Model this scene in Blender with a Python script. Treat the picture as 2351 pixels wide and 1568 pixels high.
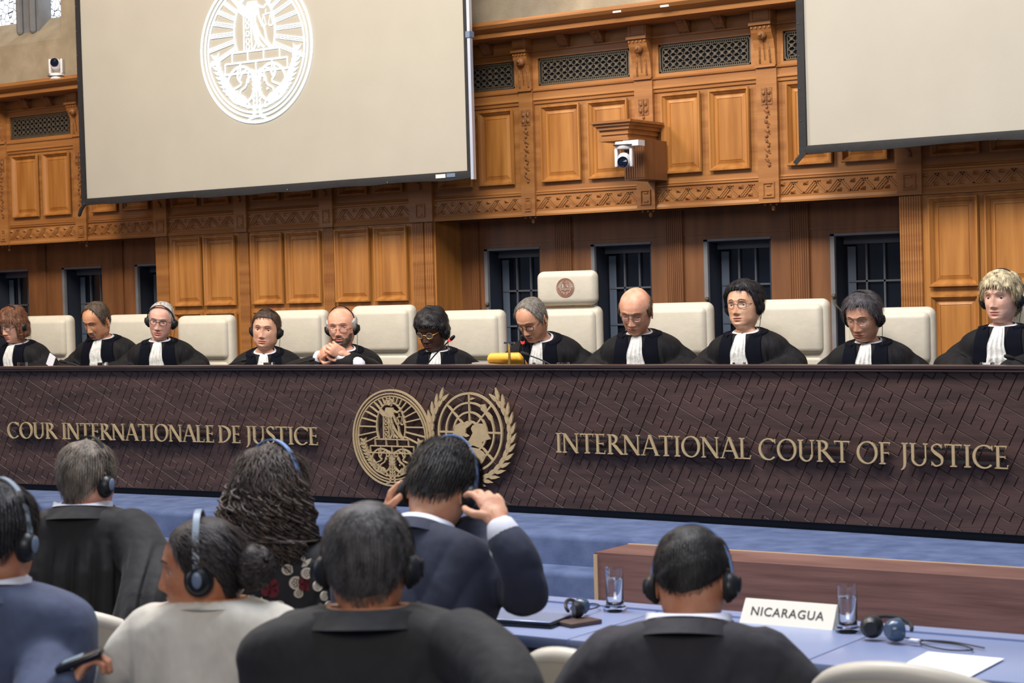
import bpy, bmesh, math, random
import numpy as np
from mathutils import Vector, Matrix
random.seed(7); np.random.seed(7)
S = bpy.context.scene
for o in list(bpy.data.objects): bpy.data.objects.remove(o)

# ------------------------------------------------------------------ camera
PW, PH = 2351, 1568
FPX = 4320.0; PSI = math.radians(34.4); PIT = math.atan(106/4320); ROL = math.atan(.027)
CAM = np.array([0, 0, 1.72])
F0 = np.array([-math.sin(PSI), math.cos(PSI), 0]); R0 = np.array([math.cos(PSI), math.sin(PSI), 0]); UZ = np.array([0, 0, 1.])
CF = F0*math.cos(PIT)-UZ*math.sin(PIT); CU1 = UZ*math.cos(PIT)+F0*math.sin(PIT)
CR = R0*math.cos(ROL)-CU1*math.sin(ROL); CU = CU1*math.cos(ROL)+R0*math.sin(ROL)
cd = bpy.data.cameras.new('camera'); cam = bpy.data.objects.new('camera', cd); S.collection.objects.link(cam)
cam.matrix_world = Matrix(((CR[0], CU[0], -CF[0], CAM[0]), (CR[1], CU[1], -CF[1], CAM[1]), (CR[2], CU[2], -CF[2], CAM[2]), (0, 0, 0, 1)))
cd.sensor_width = 36; cd.lens = FPX/PW*36; cd.clip_end = 200
cd.dof.use_dof = True; cd.dof.focus_distance = 10.2; cd.dof.aperture_fstop = 6.0
S.camera = cam
# ------------------------------------------------------------------ light
w = bpy.data.worlds.new('world'); S.world = w; w.use_nodes = True
w.node_tree.nodes['Background'].inputs[0].default_value = (.62, .74, 1, 1)
w.node_tree.nodes['Background'].inputs[1].default_value = .17
def area(name, loc, target, sx, sy, power, col):
    l = bpy.data.lights.new(name, 'AREA'); l.shape = 'RECTANGLE'; l.size = sx; l.size_y = sy; l.energy = power; l.color = col
    o = bpy.data.objects.new(name, l); S.collection.objects.link(o); o.location = loc
    o.rotation_euler = (Vector(target)-Vector(loc)).to_track_quat('-Z', 'Y').to_euler()
    return o
area('hall_light', (-9.6, 5.2, 6.9), (-8.6, 10.4, 1.8), 2.0, 1.4, 400, (1, .84, .64))
area('hall_light', (-4.2, 5.0, 6.9), (-4.8, 10.4, 1.8), 2.0, 1.4, 380, (1, .84, .66))
area('window_daylight', (-15.0, 2.0, 5.5), (-5, 6.5, .8), 3, 5, 170, (.72, .84, 1))
area('skylight', (-3.6, 4.8, 7.4), (-3.6, 5.2, 0), 6, 3.2, 560, (.78, .86, 1))
area('rear_fill', (1.0, -2.5, 4.6), (-3, 4, 1), 3, 2, 210, (1, .92, .84))  # fill added behind the camera to brighten the delegates' backs
S.view_settings.view_transform = 'Standard'; S.view_settings.look = 'None'; S.view_settings.gamma = 1; S.view_settings.use_curve_mapping = False
S.view_settings.exposure = 0.0

# ------------------------------------------------------------------ pixel -> point on a real plane
def ray(x, y): return CF*FPX+CR*(x-PW/2)-CU*(y-PH/2)
def atY(x, y, Y):
    d = ray(x, y); return CAM+d*(Y/d[1])
def atZ(x, y, Z):
    d = ray(x, y); return CAM+d*((Z-CAM[2])/d[2])

# ------------------------------------------------------------------ materials
def s2l(c): return tuple(((v/255)/12.92 if v/255 <= .04045 else ((v/255+.055)/1.055)**2.4) for v in c)
MATS = {}
def mat(name, col, rough=.5, metal=0, noise=0, nscale=(30, 30, 30), bump=0, bscale=None, emis=0, col2=None, spec=.5, sheen=0, alpha=1, trans=0, detail=4):
    """procedural material: colour varied by stretched noise, bump by the same kind of noise (object space)"""
    if name in MATS: return MATS[name]
    m = bpy.data.materials.new(name); m.use_nodes = True; n = m.node_tree; N = n.nodes; L = n.links
    b = N['Principled BSDF']; c = s2l(col)+(1,)
    b.inputs['Base Color'].default_value = c; b.inputs['Roughness'].default_value = rough; b.inputs['Metallic'].default_value = metal
    b.inputs['Specular IOR Level'].default_value = spec
    if sheen: b.inputs['Sheen Weight'].default_value = sheen; b.inputs['Sheen Roughness'].default_value = .5
    if alpha < 1: b.inputs['Alpha'].default_value = alpha
    if trans: b.inputs['Transmission Weight'].default_value = trans
    if emis: b.inputs['Emission Color'].default_value = c; b.inputs['Emission Strength'].default_value = emis
    def nz(sc, det):
        tc = N.new('ShaderNodeTexCoord'); mp = N.new('ShaderNodeMapping'); mp.inputs['Scale'].default_value = sc
        t = N.new('ShaderNodeTexNoise'); t.inputs['Scale'].default_value = 1; t.inputs['Detail'].default_value = det
        L.new(tc.outputs['Object'], mp.inputs[0]); L.new(mp.outputs[0], t.inputs[0]); return t
    if noise:
        t = nz(nscale, detail); r = N.new('ShaderNodeValToRGB')
        k = 1-noise; c2 = s2l(col2) if col2 else tuple(v*k for v in c[:3])
        r.color_ramp.elements[0].position = .32; r.color_ramp.elements[1].position = .68
        r.color_ramp.elements[0].color = c2+(1,); r.color_ramp.elements[1].color = c
        L.new(t.outputs[0], r.inputs[0]); L.new(r.outputs[0], b.inputs['Base Color'])
    if bump:
        t = nz(bscale or nscale, 3); bp = N.new('ShaderNodeBump'); bp.inputs['Strength'].default_value = 1; bp.inputs['Distance'].default_value = bump
        L.new(t.outputs[0], bp.inputs['Height']); L.new(bp.outputs[0], b.inputs['Normal'])
    MATS[name] = m; return m
OAK = mat('oak_panel', (188, 130, 66), .42, noise=.45, nscale=(16, 16, 1.3), col2=(154, 98, 42), bump=.0006, bscale=(160, 160, 8))
OAKH = mat('oak_rail', (174, 120, 66), .45, noise=.4, nscale=(1.3, 12, 18), col2=(144, 92, 46), bump=.0006, bscale=(8, 160, 160))
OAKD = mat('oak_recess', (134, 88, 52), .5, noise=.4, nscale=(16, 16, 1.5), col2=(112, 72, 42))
CARV = mat('oak_carving', (150, 102, 56), .55, noise=.4, nscale=(60, 60, 60), col2=(120, 74, 38), bump=.004, bscale=(70, 70, 70))
STONE = mat('sandstone', (176, 164, 142), .85, noise=.2, nscale=(5, 5, 5), col2=(150, 138, 116), bump=.002, bscale=(90, 90, 90))
STONEG = mat('grey_stone', (128, 130, 134), .8, noise=.2, nscale=(8, 8, 8))
BRONZE = mat('bronze_grille', (98, 90, 76), .5, metal=.3, noise=.3, nscale=(50, 50, 50))
DARK = mat('grille_dark', (22, 24, 32), .9)
WGLASS = mat('window_glass_dark', (24, 29, 40), .12, noise=.3, nscale=(6, 6, 6))
LEAD = mat('lead_came', (84, 90, 100), .6)
BLIND = mat('window_reveal_grey', (84, 96, 112), .7)
WENGE = mat('bench_wood', (74, 54, 51), .5, noise=.5, nscale=(2.5, 3, 22), col2=(50, 35, 34), bump=.0006, bscale=(8, 30, 190))
WENGE2 = mat('bench_cap_wood', (74, 60, 58), .3, noise=.4, nscale=(2, 3, 20), col2=(54, 40, 38))
PLINTH = mat('bench_plinth', (16, 18, 26), .5)
GOLD = mat('gold_letters', (188, 167, 130), .45, metal=.25, noise=.12, nscale=(40, 40, 40))
RAIL = mat('letter_rail', (26, 24, 28), .5)
CARPET = mat('blue_carpet', (96, 111, 146), .95, noise=.3, nscale=(9, 9, 9), col2=(78, 91, 126), bump=.0014, bscale=(420, 420, 420), spec=.1)
MAHOG = mat('mahogany', (128, 92, 84), .5, spec=1.0, noise=.35, nscale=(2, 6, 26), col2=(98, 64, 57), bump=.0005, bscale=(6, 60, 120))
MAHOGE = mat('mahogany_edge', (186, 160, 128), .5)
TABLE = mat('table_reflected_blue', (138, 152, 190), .3, noise=.1, nscale=(2, 2, 2))  # bluish window reflection put into the base colour of the top
TABLEF = mat('table_front', (48, 44, 56), .4)
FLOORM = mat('floor_carpet', (78, 88, 118), .95, noise=.3, nscale=(8, 8, 8))
SCREEN = mat('screen_cloth', (180, 175, 162), .8, noise=.05, nscale=(3, 3, 3), bump=.0004, bscale=(200, 200, 200))
SCRB = mat('screen_border', (32, 32, 35), .7, noise=.2, nscale=(20, 20, 20), bump=.003, bscale=(12, 12, 12))
ALU = mat('aluminium', (200, 204, 216), .35, metal=.5)
PROJ = mat('projected_light', (232, 244, 255), .8, emis=1.05)
LEATHER = mat('cream_leather', (206, 199, 182), .5, noise=.08, nscale=(10, 10, 10), bump=.0012, bscale=(34, 34, 34))
LEATHS = mat('chair_side', (190, 180, 160), .5)
SHELL = mat('chair_shell', (196, 186, 166), .55, noise=.08, nscale=(8, 8, 8))
BLACKP = mat('black_plastic', (28, 29, 33), .4)
GREYP = mat('grey_plastic', (110, 126, 150), .35)
PAD = mat('ear_pad', (20, 20, 23), .8)
WHITEP = mat('white_plastic', (226, 226, 228), .35)
LENSD = mat('lens_dark', (16, 24, 44), .08)
CHROME = mat('chrome', (190, 190, 196), .2, metal=1)
BRASS = mat('brass', (214, 170, 84), .25, metal=.8)
REDL = mat('mic_red_light', (226, 60, 60), .4, emis=1.2)
ROBE = mat('robe_cloth', (20, 19, 23), .75, noise=.2, spec=.25, nscale=(40, 40, 4), bump=.02, bscale=(14, 14, 3.5))
VELV = mat('robe_velvet', (15, 17, 27), .95, noise=.2, nscale=(20, 20, 20), spec=.1)
SHIRT = mat('white_shirt', (226, 228, 240), .7, bump=.002, bscale=(30, 30, 10))
LACE = mat('lace_jabot', (226, 226, 222), .8, noise=.22, nscale=(42, 42, 42), bump=.006, bscale=(45, 45, 30))
PAPER = mat('paper', (240, 242, 250), .7)
YEL = mat('yellow_folder', (236, 178, 62), .5)
REDP = mat('red_paper', (190, 70, 70), .5)
SIGN = mat('sign_cream', (240, 236, 222), .45)
INK = mat('sign_ink', (58, 58, 56), .6)
BROWNL = mat('brown_leather', (84, 66, 60), .5, bump=.001, bscale=(80, 80, 80))
PHONE = mat('device_black', (22, 24, 30), .25)
EYEW = mat('eye_white', (214, 206, 200), .3); EYEI = mat('eye_iris', (44, 32, 26), .2)
def glassmat(name, col, rough=0):
    m = bpy.data.materials.new(name); m.use_nodes = True; b = m.node_tree.nodes['Principled BSDF']
    b.inputs['Base Color'].default_value = col+(1,); b.inputs['Roughness'].default_value = rough; b.inputs['Transmission Weight'].default_value = 1; b.inputs['IOR'].default_value = 1.45
    return m
GLASS = glassmat('clear_glass', (.97, .98, 1)); WATER = glassmat('water', (.97, .99, 1))
WATER.node_tree.nodes['Principled BSDF'].inputs['IOR'].default_value = 1.33
LENS = mat('spectacle_lens', (200, 206, 214), .05, alpha=.08)

# ------------------------------------------------------------------ mesh helpers
class MB:
    def __init__(s): s.v = []; s.f = []; s.m = []; s.n = 0
    def add(s, V, Fs, mi=0):
        V = np.asarray(V, float).reshape(-1, 3)
        s.v.append(V); s.f += [tuple(int(i)+s.n for i in f) for f in Fs]
        s.m += ([mi]*len(Fs) if np.isscalar(mi) else list(mi)); s.n += len(V); return s
    def box(s, x0, x1, y0, y1, z0, z1, mi=0, M=None):
        V = np.array([(x, y, z) for x in (x0, x1) for y in (y0, y1) for z in (z0, z1)])
        if M is not None: V = V@M[:3, :3].T+M[:3, 3]
        return s.add(V, [(0, 1, 3, 2), (4, 6, 7, 5), (0, 4, 5, 1), (2, 3, 7, 6), (0, 2, 6, 4), (1, 5, 7, 3)], mi)
    def V(s): return np.concatenate(s.v) if s.v else np.zeros((0, 3))
    def tube(s, P, r, seg=10, mi=0, cap=True):
        V, Fs = tube(P, r, seg, cap); return s.add(V, Fs, mi)
    def grid(s, G, mi=0, cu=False, cv=False):
        V, Fs = gridf(G, cu, cv); return s.add(V, Fs, mi)
    def ell(s, c, r, seg=16, mi=0, M=None):
        V, Fs = ellip(c, r, seg, M); return s.add(V, Fs, mi)
def gridf(G, cu=False, cv=False):
    a, b = G.shape[:2]; F = []
    for i in range(a if cu else a-1):
        for j in range(b if cv else b-1):
            F.append((i*b+j, i*b+(j+1) % b, ((i+1) % a)*b+(j+1) % b, ((i+1) % a)*b+j))
    return G.reshape(-1, 3), F
def tube(P, r, seg=10, cap=True):
    P = np.asarray(P, float); n = len(P); r = np.full(n, r) if np.isscalar(r) else np.asarray(r, float)
    if cap:   # rounded ends
        d0 = (P[0]-P[1]); d0 /= np.linalg.norm(d0)+1e-9; d1 = P[-1]-P[-2]; d1 /= np.linalg.norm(d1)+1e-9
        P = np.concatenate([[P[0]+d0*r[0]*.9, P[0]+d0*r[0]*.55], P, [P[-1]+d1*r[-1]*.55, P[-1]+d1*r[-1]*.9]])
        r = np.concatenate([[r[0]*.35, r[0]*.8], r, [r[-1]*.8, r[-1]*.35]]); n = len(P)
    T = np.gradient(P, axis=0); T /= np.linalg.norm(T, axis=1)[:, None]+1e-9
    up = np.array([0, 0, 1.]) if abs(T[0][2]) < .9 else np.array([1., 0, 0])
    V = []; N = np.cross(up, T[0]); N /= np.linalg.norm(N)
    a = np.linspace(0, 2*math.pi, seg, endpoint=False)
    for i in range(n):
        N = N-T[i]*(N@T[i]); N /= np.linalg.norm(N)+1e-9; B = np.cross(T[i], N)
        V.append(P[i]+r[i]*(np.cos(a)[:, None]*N+np.sin(a)[:, None]*B))
    V, F = gridf(np.array(V), False, True)
    if cap: F.append(tuple(range(seg))[::-1]); F.append(tuple((n-1)*seg+k for k in range(seg)))
    return V, F
def ellip(c, r, seg=16, M=None):
    th = np.linspace(0, 2*math.pi, seg, endpoint=False); ph = np.linspace(-math.pi/2, math.pi/2, seg//2+1)
    r = np.full(3, r) if np.isscalar(r) else np.array(r)
    G = np.array([[(math.cos(p)*math.cos(t), math.cos(p)*math.sin(t), math.sin(p)) for t in th] for p in ph])*r
    if M is not None: G = G@np.asarray(M)[:3, :3].T
    return gridf(G+np.array(c), False, True)
def smooth_path(P, n=24):
    P = np.asarray(P, float); m = len(P); t = np.linspace(0, m-1, n); out = []
    for x in t:
        i = min(int(x), m-2); u = x-i; p0 = P[max(i-1, 0)]; p1 = P[i]; p2 = P[i+1]; p3 = P[min(i+2, m-1)]
        out.append(.5*((2*p1)+(-p0+p2)*u+(2*p0-5*p1+4*p2-p3)*u*u+(-p0+3*p1-3*p2+p3)*u**3))
    return np.array(out)
def link(name, V, F, mats, mi=None, parent=None, smooth=True, auto=True, loc=None):
    me = bpy.data.meshes.new(name); V = np.asarray(V, float)
    if loc is not None: V = V-np.asarray(loc)
    me.from_pydata(V.tolist(), [], F); 
    for m in (mats if isinstance(mats, (list, tuple)) else [mats]): me.materials.append(m)
    if mi is not None and len(mi) == len(me.polygons): me.polygons.foreach_set('material_index', mi)
    if smooth: me.polygons.foreach_set('use_smooth', [True]*len(me.polygons))
    me.update()
    if smooth and auto:
        try: me.set_sharp_from_angle(angle=math.radians(40))
        except Exception: pass
    o = bpy.data.objects.new(name, me); S.collection.objects.link(o)
    if loc is not None: o.location = tuple(loc)
    if parent: o.parent = parent; 
    return o
def obj(name, mb, mats, parent=None, smooth=True, loc=None, auto=True):
    """one mesh object; world coordinates in, parent's location taken off"""
    V = mb.V()
    if parent is not None:
        V = V-np.array(parent.get('_o', (0, 0, 0)))
        o = link(name, V, mb.f, mats, mb.m, parent, smooth, auto); o['_o'] = tuple(parent.get('_o', (0., 0., 0.))); return o
    o = link(name, V, mb.f, mats, mb.m, None, smooth, auto, loc)
    o['_o'] = tuple(loc) if loc is not None else (0., 0., 0.)
    return o
def thing(name, loc, label, cat, group=None):
    o = bpy.data.objects.new(name, None); S.collection.objects.link(o); o.location = tuple(loc); o.empty_display_size = .1
    o['_o'] = tuple(float(v) for v in loc); o['label'] = label; o['category'] = cat
    if group: o['group'] = group
    return o
def tag(o, label, cat, group=None):
    o['label'] = label; o['category'] = cat
    if group: o['group'] = group
    return o
def struct(o): o['kind'] = 'structure'; return o
def rbox(w, d, h, r, seg=3):
    bm = bmesh.new(); bmesh.ops.create_cube(bm, size=1)
    for v in bm.verts: v.co = Vector((v.co.x*w, v.co.y*d, v.co.z*h))
    bmesh.ops.bevel(bm, geom=bm.edges[:], offset=r, segments=seg, profile=.5, affect='EDGES')
    V = np.array([v.co[:] for v in bm.verts]); bm.verts.index_update(); F = [tuple(v.index for v in f.verts) for f in bm.faces]; bm.free(); return V, F
def rotz(a): c, s = math.cos(a), math.sin(a); return np.array([[c, -s, 0], [s, c, 0], [0, 0, 1.]])
def rotx(a): c, s = math.cos(a), math.sin(a); return np.array([[1., 0, 0], [0, c, -s], [0, s, c]])
def roty(a): c, s = math.cos(a), math.sin(a); return np.array([[c, 0, s], [0, 1., 0], [-s, 0, c]])
def remeshed(V, F, voxel, smooth_it=2):
    me = bpy.data.meshes.new('tmp'); me.from_pydata(np.asarray(V).tolist(), [], F); me.update()
    o = bpy.data.objects.new('tmp', me); S.collection.objects.link(o)
    m = o.modifiers.new('r', 'REMESH'); m.mode = 'VOXEL'; m.voxel_size = voxel
    if smooth_it: s = o.modifiers.new('s', 'SMOOTH'); s.iterations = smooth_it; s.factor = .5
    dg = bpy.context.evaluated_depsgraph_get(); e = o.evaluated_get(dg); m2 = e.to_mesh()
    n = len(m2.vertices); a = np.empty(n*3); m2.vertices.foreach_get('co', a)
    Fs = [tuple(p.vertices) for p in m2.polygons]; e.to_mesh_clear()
    bpy.data.objects.remove(o); bpy.data.meshes.remove(me)
    return a.reshape(-1, 3), Fs

# 2-D artwork (u, v in its own plane) turned into thin solid relief
class Art:
    def __init__(s): s.P = []          # list of convex-ish polygons / strips
    def poly(s, pts): s.P.append(('p', np.asarray(pts, float))); return s
    def stroke(s, pts, w, closed=False):
        pts = np.asarray(pts, float); n = len(pts); w = np.full(n, w) if np.isscalar(w) else np.asarray(w, float)
        if closed: T = np.roll(pts, -1, 0)-np.roll(pts, 1, 0)
        else: T = np.gradient(pts, axis=0)
        T /= np.linalg.norm(T, axis=1)[:, None]+1e-9; N = np.stack([-T[:, 1], T[:, 0]], 1)
        s.P.append(('s', pts+N*w[:, None]/2, pts-N*w[:, None]/2, closed)); return s
    def line(s, a, b, w): return s.stroke([a, b], w)
    def ring(s, c, r, w, a0=0, a1=360, n=64):
        rx, ry = (r, r) if np.isscalar(r) else r; full = abs(a1-a0) >= 360
        t = np.radians(np.linspace(a0, a1, n, endpoint=not full)); return s.stroke(np.stack([c[0]+rx*np.cos(t), c[1]+ry*np.sin(t)], 1), w, full)
    def disc(s, c, r, n=20, ry=None):
        t = np.linspace(0, 2*math.pi, n, endpoint=False); return s.poly(np.stack([c[0]+r*np.cos(t), c[1]+(ry or r)*np.sin(t)], 1))
    def leaf(s, a, b, w):
        a = np.array(a, float); b = np.array(b, float); d = b-a; n = np.array([-d[1], d[0]]); n /= np.linalg.norm(n)+1e-9
        return s.poly([a, a+d*.3+n*w*.45, a+d*.6+n*w*.4, b, a+d*.6-n*w*.4, a+d*.3-n*w*.45])
    def build(s, fn, h0, h1):
        """fn(u, v, h) -> point"""
        mb = MB()
        for p in s.P:
            if p[0] == 'p':
                pts = p[1]; n = len(pts)
                V = [fn(u, v, h1) for u, v in pts]+[fn(u, v, h0) for u, v in pts]
                mb.add(V, [tuple(range(n))]+[(i, (i+1) % n, n+(i+1) % n, n+i) for i in range(n)])
            else:
                A, B, cl = p[1:]; n = len(A)
                V = [fn(u, v, h1) for u, v in A]+[fn(u, v, h1) for u, v in B]+[fn(u, v, h0) for u, v in A]+[fn(u, v, h0) for u, v in B]
                F = []
                for i in range(n if cl else n-1):
                    j = (i+1) % n; F += [(i, j, n+j, n+i), (i, 2*n+i, 2*n+j, j), (n+i, n+j, 3*n+j, 3*n+i)]
                if not cl: F += [(0, n, 3*n, 2*n), (n-1, 3*n-1, 4*n-1, 2*n-1)]
                mb.add(V, F)
        return mb

# ================================================================== SETTING
YW = 10.6
DZ = .58                                   # dais height
# floor, dais, steps
mb = MB().box(-16, 6, -4, 12, -.1, 0); struct(obj('floor', mb, FLOORM, smooth=False))
def slab(x0, x1, y0, y1, z0, z1, r=.03):
    """carpeted slab with a rounded front nosing"""
    pr = [(y1, z1), (y0+r, z1)]+[(y0+r-r*math.sin(a), z1-r+r*math.cos(a)) for a in np.linspace(.2, math.pi/2, 5)]+[(y0, z0)]
    return MB().grid(np.array([[(x, y, z) for y, z in pr] for x in np.linspace(x0, x1, 40)]))
struct(obj('wall_left', MB().box(-13.9, -13.6, 5.5, 11.3, 0, 7), OAKH, smooth=False))
struct(obj('trim_1', slab(-13.5, -4.37, 7.47, 10.6, .433, DZ), CARPET))
struct(obj('trim_2', MB().box(-4.37, 2, 7.27, 10.6, .433, DZ), CARPET, smooth=False))
for k, (y, z) in enumerate([(7.305, .433), (7.13, .287), (6.955, .14)]):
    struct(obj('trim_%d' % (k+3), slab(-13.5, -4.37, y, 7.9, max(z-.147, 0), z), CARPET))

# wooden edging of the platform extension in front of the dais
pl = thing('platform_edge', (-2.2, 6.98, 0), 'long mahogany platform front with pale corner strip, behind the delegates\' table', 'platform')
obj('front_board', MB().box(-4.355, 2, 6.98, 7.02, 0, DZ-.012), MAHOG, pl, False)
obj('side_board', MB().box(-4.37, -4.34, 7.0, 7.47, 0, DZ-.012), MAHOG, pl, False)
obj('top_board', MB().box(-4.37, 2, 6.98, 7.27, DZ-.012, DZ+.004), MAHOG, pl, False)
obj('corner_strip', MB().box(-4.374, -4.355, 6.974, 6.99, 0, DZ-.006), MAHOGE, pl, False)
obj('edge_strip', MB().box(-4.37, 2, 7.262, 7.275, DZ, DZ+.007), MAHOGE, pl, False)

# ---- panelled back wall -------------------------------------------------
wall = bpy.data.objects.new('wall_back', None); S.collection.objects.link(wall); wall['_o'] = (0., 0., 0.); struct(wall)
ZF0, ZF1 = 2.25, 2.40      # carved frieze
ZP0, ZP1 = 2.44, 2.995     # raised panels of the gallery
ZM = 3.09                  # moulding under grilles
ZG0, ZG1 = 3.124, 3.30     # grilles
def frame(mb, x0, x1, z0, z1, Y, prof):
    """mitred picture-frame moulding: prof = [(inset, y offset)...], filled centre"""
    R = [[(x0+i, Y+o, z0+i), (x1-i, Y+o, z0+i), (x1-i, Y+o, z1-i), (x0+i, Y+o, z1-i)] for i, o in prof]
    V = [p for r in R for p in r]; F = []
    for k in range(len(R)-1):
        for j in range(4): F.append((k*4+j, k*4+(j+1) % 4, (k+1)*4+(j+1) % 4, (k+1)*4+j))
    n = (len(R)-1)*4; F.append((n, n+1, n+2, n+3)); mb.add(V, F)
PPROF = [(0, -.002), (.004, -.016), (.014, -.016), (.02, -.006), (.03, .004), (.036, .014), (.044, .014), (.06, .008), (.062, .012), (.066, .008)]
pil = [(-13.35, -13.25), (-12.4, -12.28), (-11.475, -11.35), (-10.6, -10.46), (-9.755, -9.63), (-8.915, -8.79), (-8.09, -7.885), (-7.13, -7.02), (-6.225, -6.09), (-5.345, -5.205), (-4.43, -4.275), (-3.5, -3.37), (-2.6, -2.47), (-1.7, -1.57)]
def mould(x0, x1, z0, prof, mat_, name):
    """horizontal moulding: prof = [(dz, y offset)...] bottom to top"""
    G = np.array([[(x, YW+o, z0+dz) for dz, o in prof] for x in (x0, x1)]); return obj(name, MB().grid(G), mat_, wall, False)
# flat backing, upper part and lower piers
obj('backing', MB().box(-13.6, -1.2, YW+.02, YW+.1, ZF0, 3.52), OAKH, wall, False)
for i in range(len(pil)-1):
    a, b = pil[i][1], pil[i+1][0]; w_ = b-a
    mb = MB(); m2 = MB()
    # stile field with two raised panels
    mid = (a+b)/2
    mb.box(a, b, YW, YW+.03, ZP0-.03, ZM+.01)
    uf_ = obj('upper_field', mb, OAKH, wall, False)
    for x0, x1 in ((a+.055, mid-.028), (mid+.028, b-.055)):
        m2 = MB(); frame(m2, x0, x1, ZP0+.03, ZP1-.01, YW-.017, PPROF); obj('raised_panel', m2, OAK, uf_, False)
    # frieze with diagonal ribs and small pyramids
    mb = MB().box(a, b, YW-.002, YW+.03, ZF0+.045, ZF1-.01)
    n = max(int(round(w_/.165)), 2); st = w_/n
    for k in range(n):
        x = a+st*(k+.5); z0, z1 = ZF0+.05, ZF1-.025
        for q, dirn in ((-.28, 1), (-.16, 1), (-.04, 1), (.2, -1), (.32, -1)):
            c = x+q*st; t = .006; d = .035*dirn
            V = [(c-d-t, YW-.009, z0), (c-d+t, YW-.009, z0), (c+d+t, YW-.009, z1), (c+d-t, YW-.009, z1), (c-d-t, YW, z0), (c-d+t, YW, z0), (c+d+t, YW, z1), (c+d-t, YW, z1)]
            mb.add(V, [(0, 1, 2, 3), (0, 4, 5, 1), (1, 5, 6, 2), (2, 6, 7, 3), (3, 7, 4, 0)])
        for c, z in ((x-.42*st, z1-.012), (x+.02*st, z0+.012)):
            mb.add([(c-.018, YW-.003, z-.012), (c+.018, YW-.003, z-.012), (c+.018, YW-.003, z+.012), (c-.018, YW-.003, z+.012), (c, YW-.022, z)], [(0, 1, 4), (1, 2, 4), (2, 3, 4), (3, 0, 4)])
    obj('carved_frieze', mb, CARV if False else OAKH, wall, False)
    # grille
    g0, g1 = a+.045, b-.045
    g = MB().box(g0, g1, YW+.012, YW+.016, ZG0, ZG1, 1)
    for (x0, x1, z0, z1) in ((g0, g1, ZG0, ZG0+.009), (g0, g1, ZG1-.009, ZG1), (g0, g0+.009, ZG0, ZG1), (g1-.009, g1, ZG0, ZG1), (g0+.018, g1-.018, ZG0+.02, ZG0+.025), (g0+.018, g1-.018, ZG1-.025, ZG1-.02), (g0+.02, g0+.025, ZG0+.02, ZG1-.02), (g1-.025, g1-.02, ZG0+.02, ZG1-.02)):
        g.box(x0, x1, YW-.004, YW+.004, z0, z1)
    nb = int((g1-g0)/.015)
    for k in range(nb):
        x = g0+.012+(g1-g0-.024)*k/(nb-1)
        for z in (ZG0+.0145, ZG1-.0145): g.box(x-.0035, x+.0035, YW-.003, YW+.003, z-.006, z+.006)
    cu = .052; nx = max(int(round((g1-g0-.05)/cu)), 1); cu = (g1-g0-.05)/nx; ch = (ZG1-ZG0-.05)/3
    for ix in range(nx):
        for iz in range(3):
            cx = g0+.025+cu*(ix+.5); cz = ZG0+.025+ch*(iz+.5)
            for sx in (1, -1):
                p = np.array([cx-cu/2*sx, YW, cz-ch/2]); q = np.array([cx+cu/2*sx, YW, cz+ch/2]); d = (q-p)/np.linalg.norm(q-p); nn = np.array([-d[2], 0, d[0]])*.0033
                V = [p-nn, p+nn, q+nn, q-nn]; V = [v+np.array([0, -.003, 0]) for v in V]+[v+np.array([0, .004, 0]) for v in V]
                g.add(V, [(0, 1, 2, 3), (0, 4, 5, 1), (1, 5, 6, 2), (2, 6, 7, 3), (3, 7, 4, 0)])
            t = np.linspace(0, 2*math.pi, 10, endpoint=False)
            g.add([(cx+.011*math.cos(q), YW-.006, cz+.011*math.sin(q)) for q in t]+[(cx+.013*math.cos(q), YW+.004, cz+.013*math.sin(q)) for q in t], [tuple(range(10))]+[(i_, (i_+1) % 10, 10+(i_+1) % 10, 10+i_) for i_ in range(10)])
    obj('ventilation_grille', g, [BRONZE, DARK], wall, False)
    # frame around grille
    mb = MB()
    for (x0, x1, z0, z1) in ((a, b, ZM+.01, ZG0-.004), (a, b, ZG1+.004, 3.345), (a, g0-.004, ZG0-.004, ZG1+.004), (g1+.004, b, ZG0-.004, ZG1+.004)): mb.box(x0, x1, YW-.012, YW+.03, z0, z1)
    obj('grille_surround', mb, OAKH, wall, False)
    # corbels under the cornice
    for t in (.33, .67):
        x = a+w_*t; c = MB()
        pr = [(3.36, -.02), (3.38, -.045), (3.40, -.05), (3.42, -.075), (3.45, -.1), (3.475, -.1)]
        G = np.array([[(x+dx, YW+o, z) for z, o in pr] for dx in (-.036, .036)]); c.grid(G)
        for sx in (-.036, .036): c.add([(x+sx, YW+o, z) for z, o in pr]+[(x+sx, YW+.01, 3.475), (x+sx, YW+.01, 3.36)], [tuple(range(8))])
        c.ell((x, YW-.085, 3.44), (.026, .02, .026), 12); c.box(x-.04, x+.04, YW-.03, YW, 3.352, 3.36)
        obj('corbel', c, CARV, wall)
# long mouldings
mould(-13.6, -1.2, ZF0, [(0, .09), (0, -.018), (.012, -.02), (.03, -.012), (.033, -.006), (.045, -.008), (.047, .0)], OAKH, 'frieze_rail')
mould(-13.6, -1.2, ZF1-.012, [(0, -.004), (.006, -.012), (.014, -.012), (.018, -.004), (.022, -.01), (.03, -.006), (.034, .0)], OAKH, 'frieze_top_rail')
mould(-13.6, -1.2, ZP1, [(0, .0), (.006, -.01), (.022, -.012), (.03, -.022), (.036, -.022), (.045, -.016), (.085, -.016), (.09, -.026), (.1, -.028), (.104, -.016), (.112, -.01)], OAKH, 'gallery_rail')
mould(-13.6, -1.2, 3.345, [(0, -.01), (.004, -.028), (.012, -.028), (.016, -.002), (.1, .0), (.13, -.02)], OAKH, 'upper_rail')
mould(-13.6, -1.2, 3.436, [(0, -.02), (0, -.235), (.004, -.25), (.03, -.255), (.034, -.25), (.04, -.262), (.058, -.30), (.078, -.318), (.088, -.318), (.09, -.05)], OAKH, 'cornice')
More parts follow.
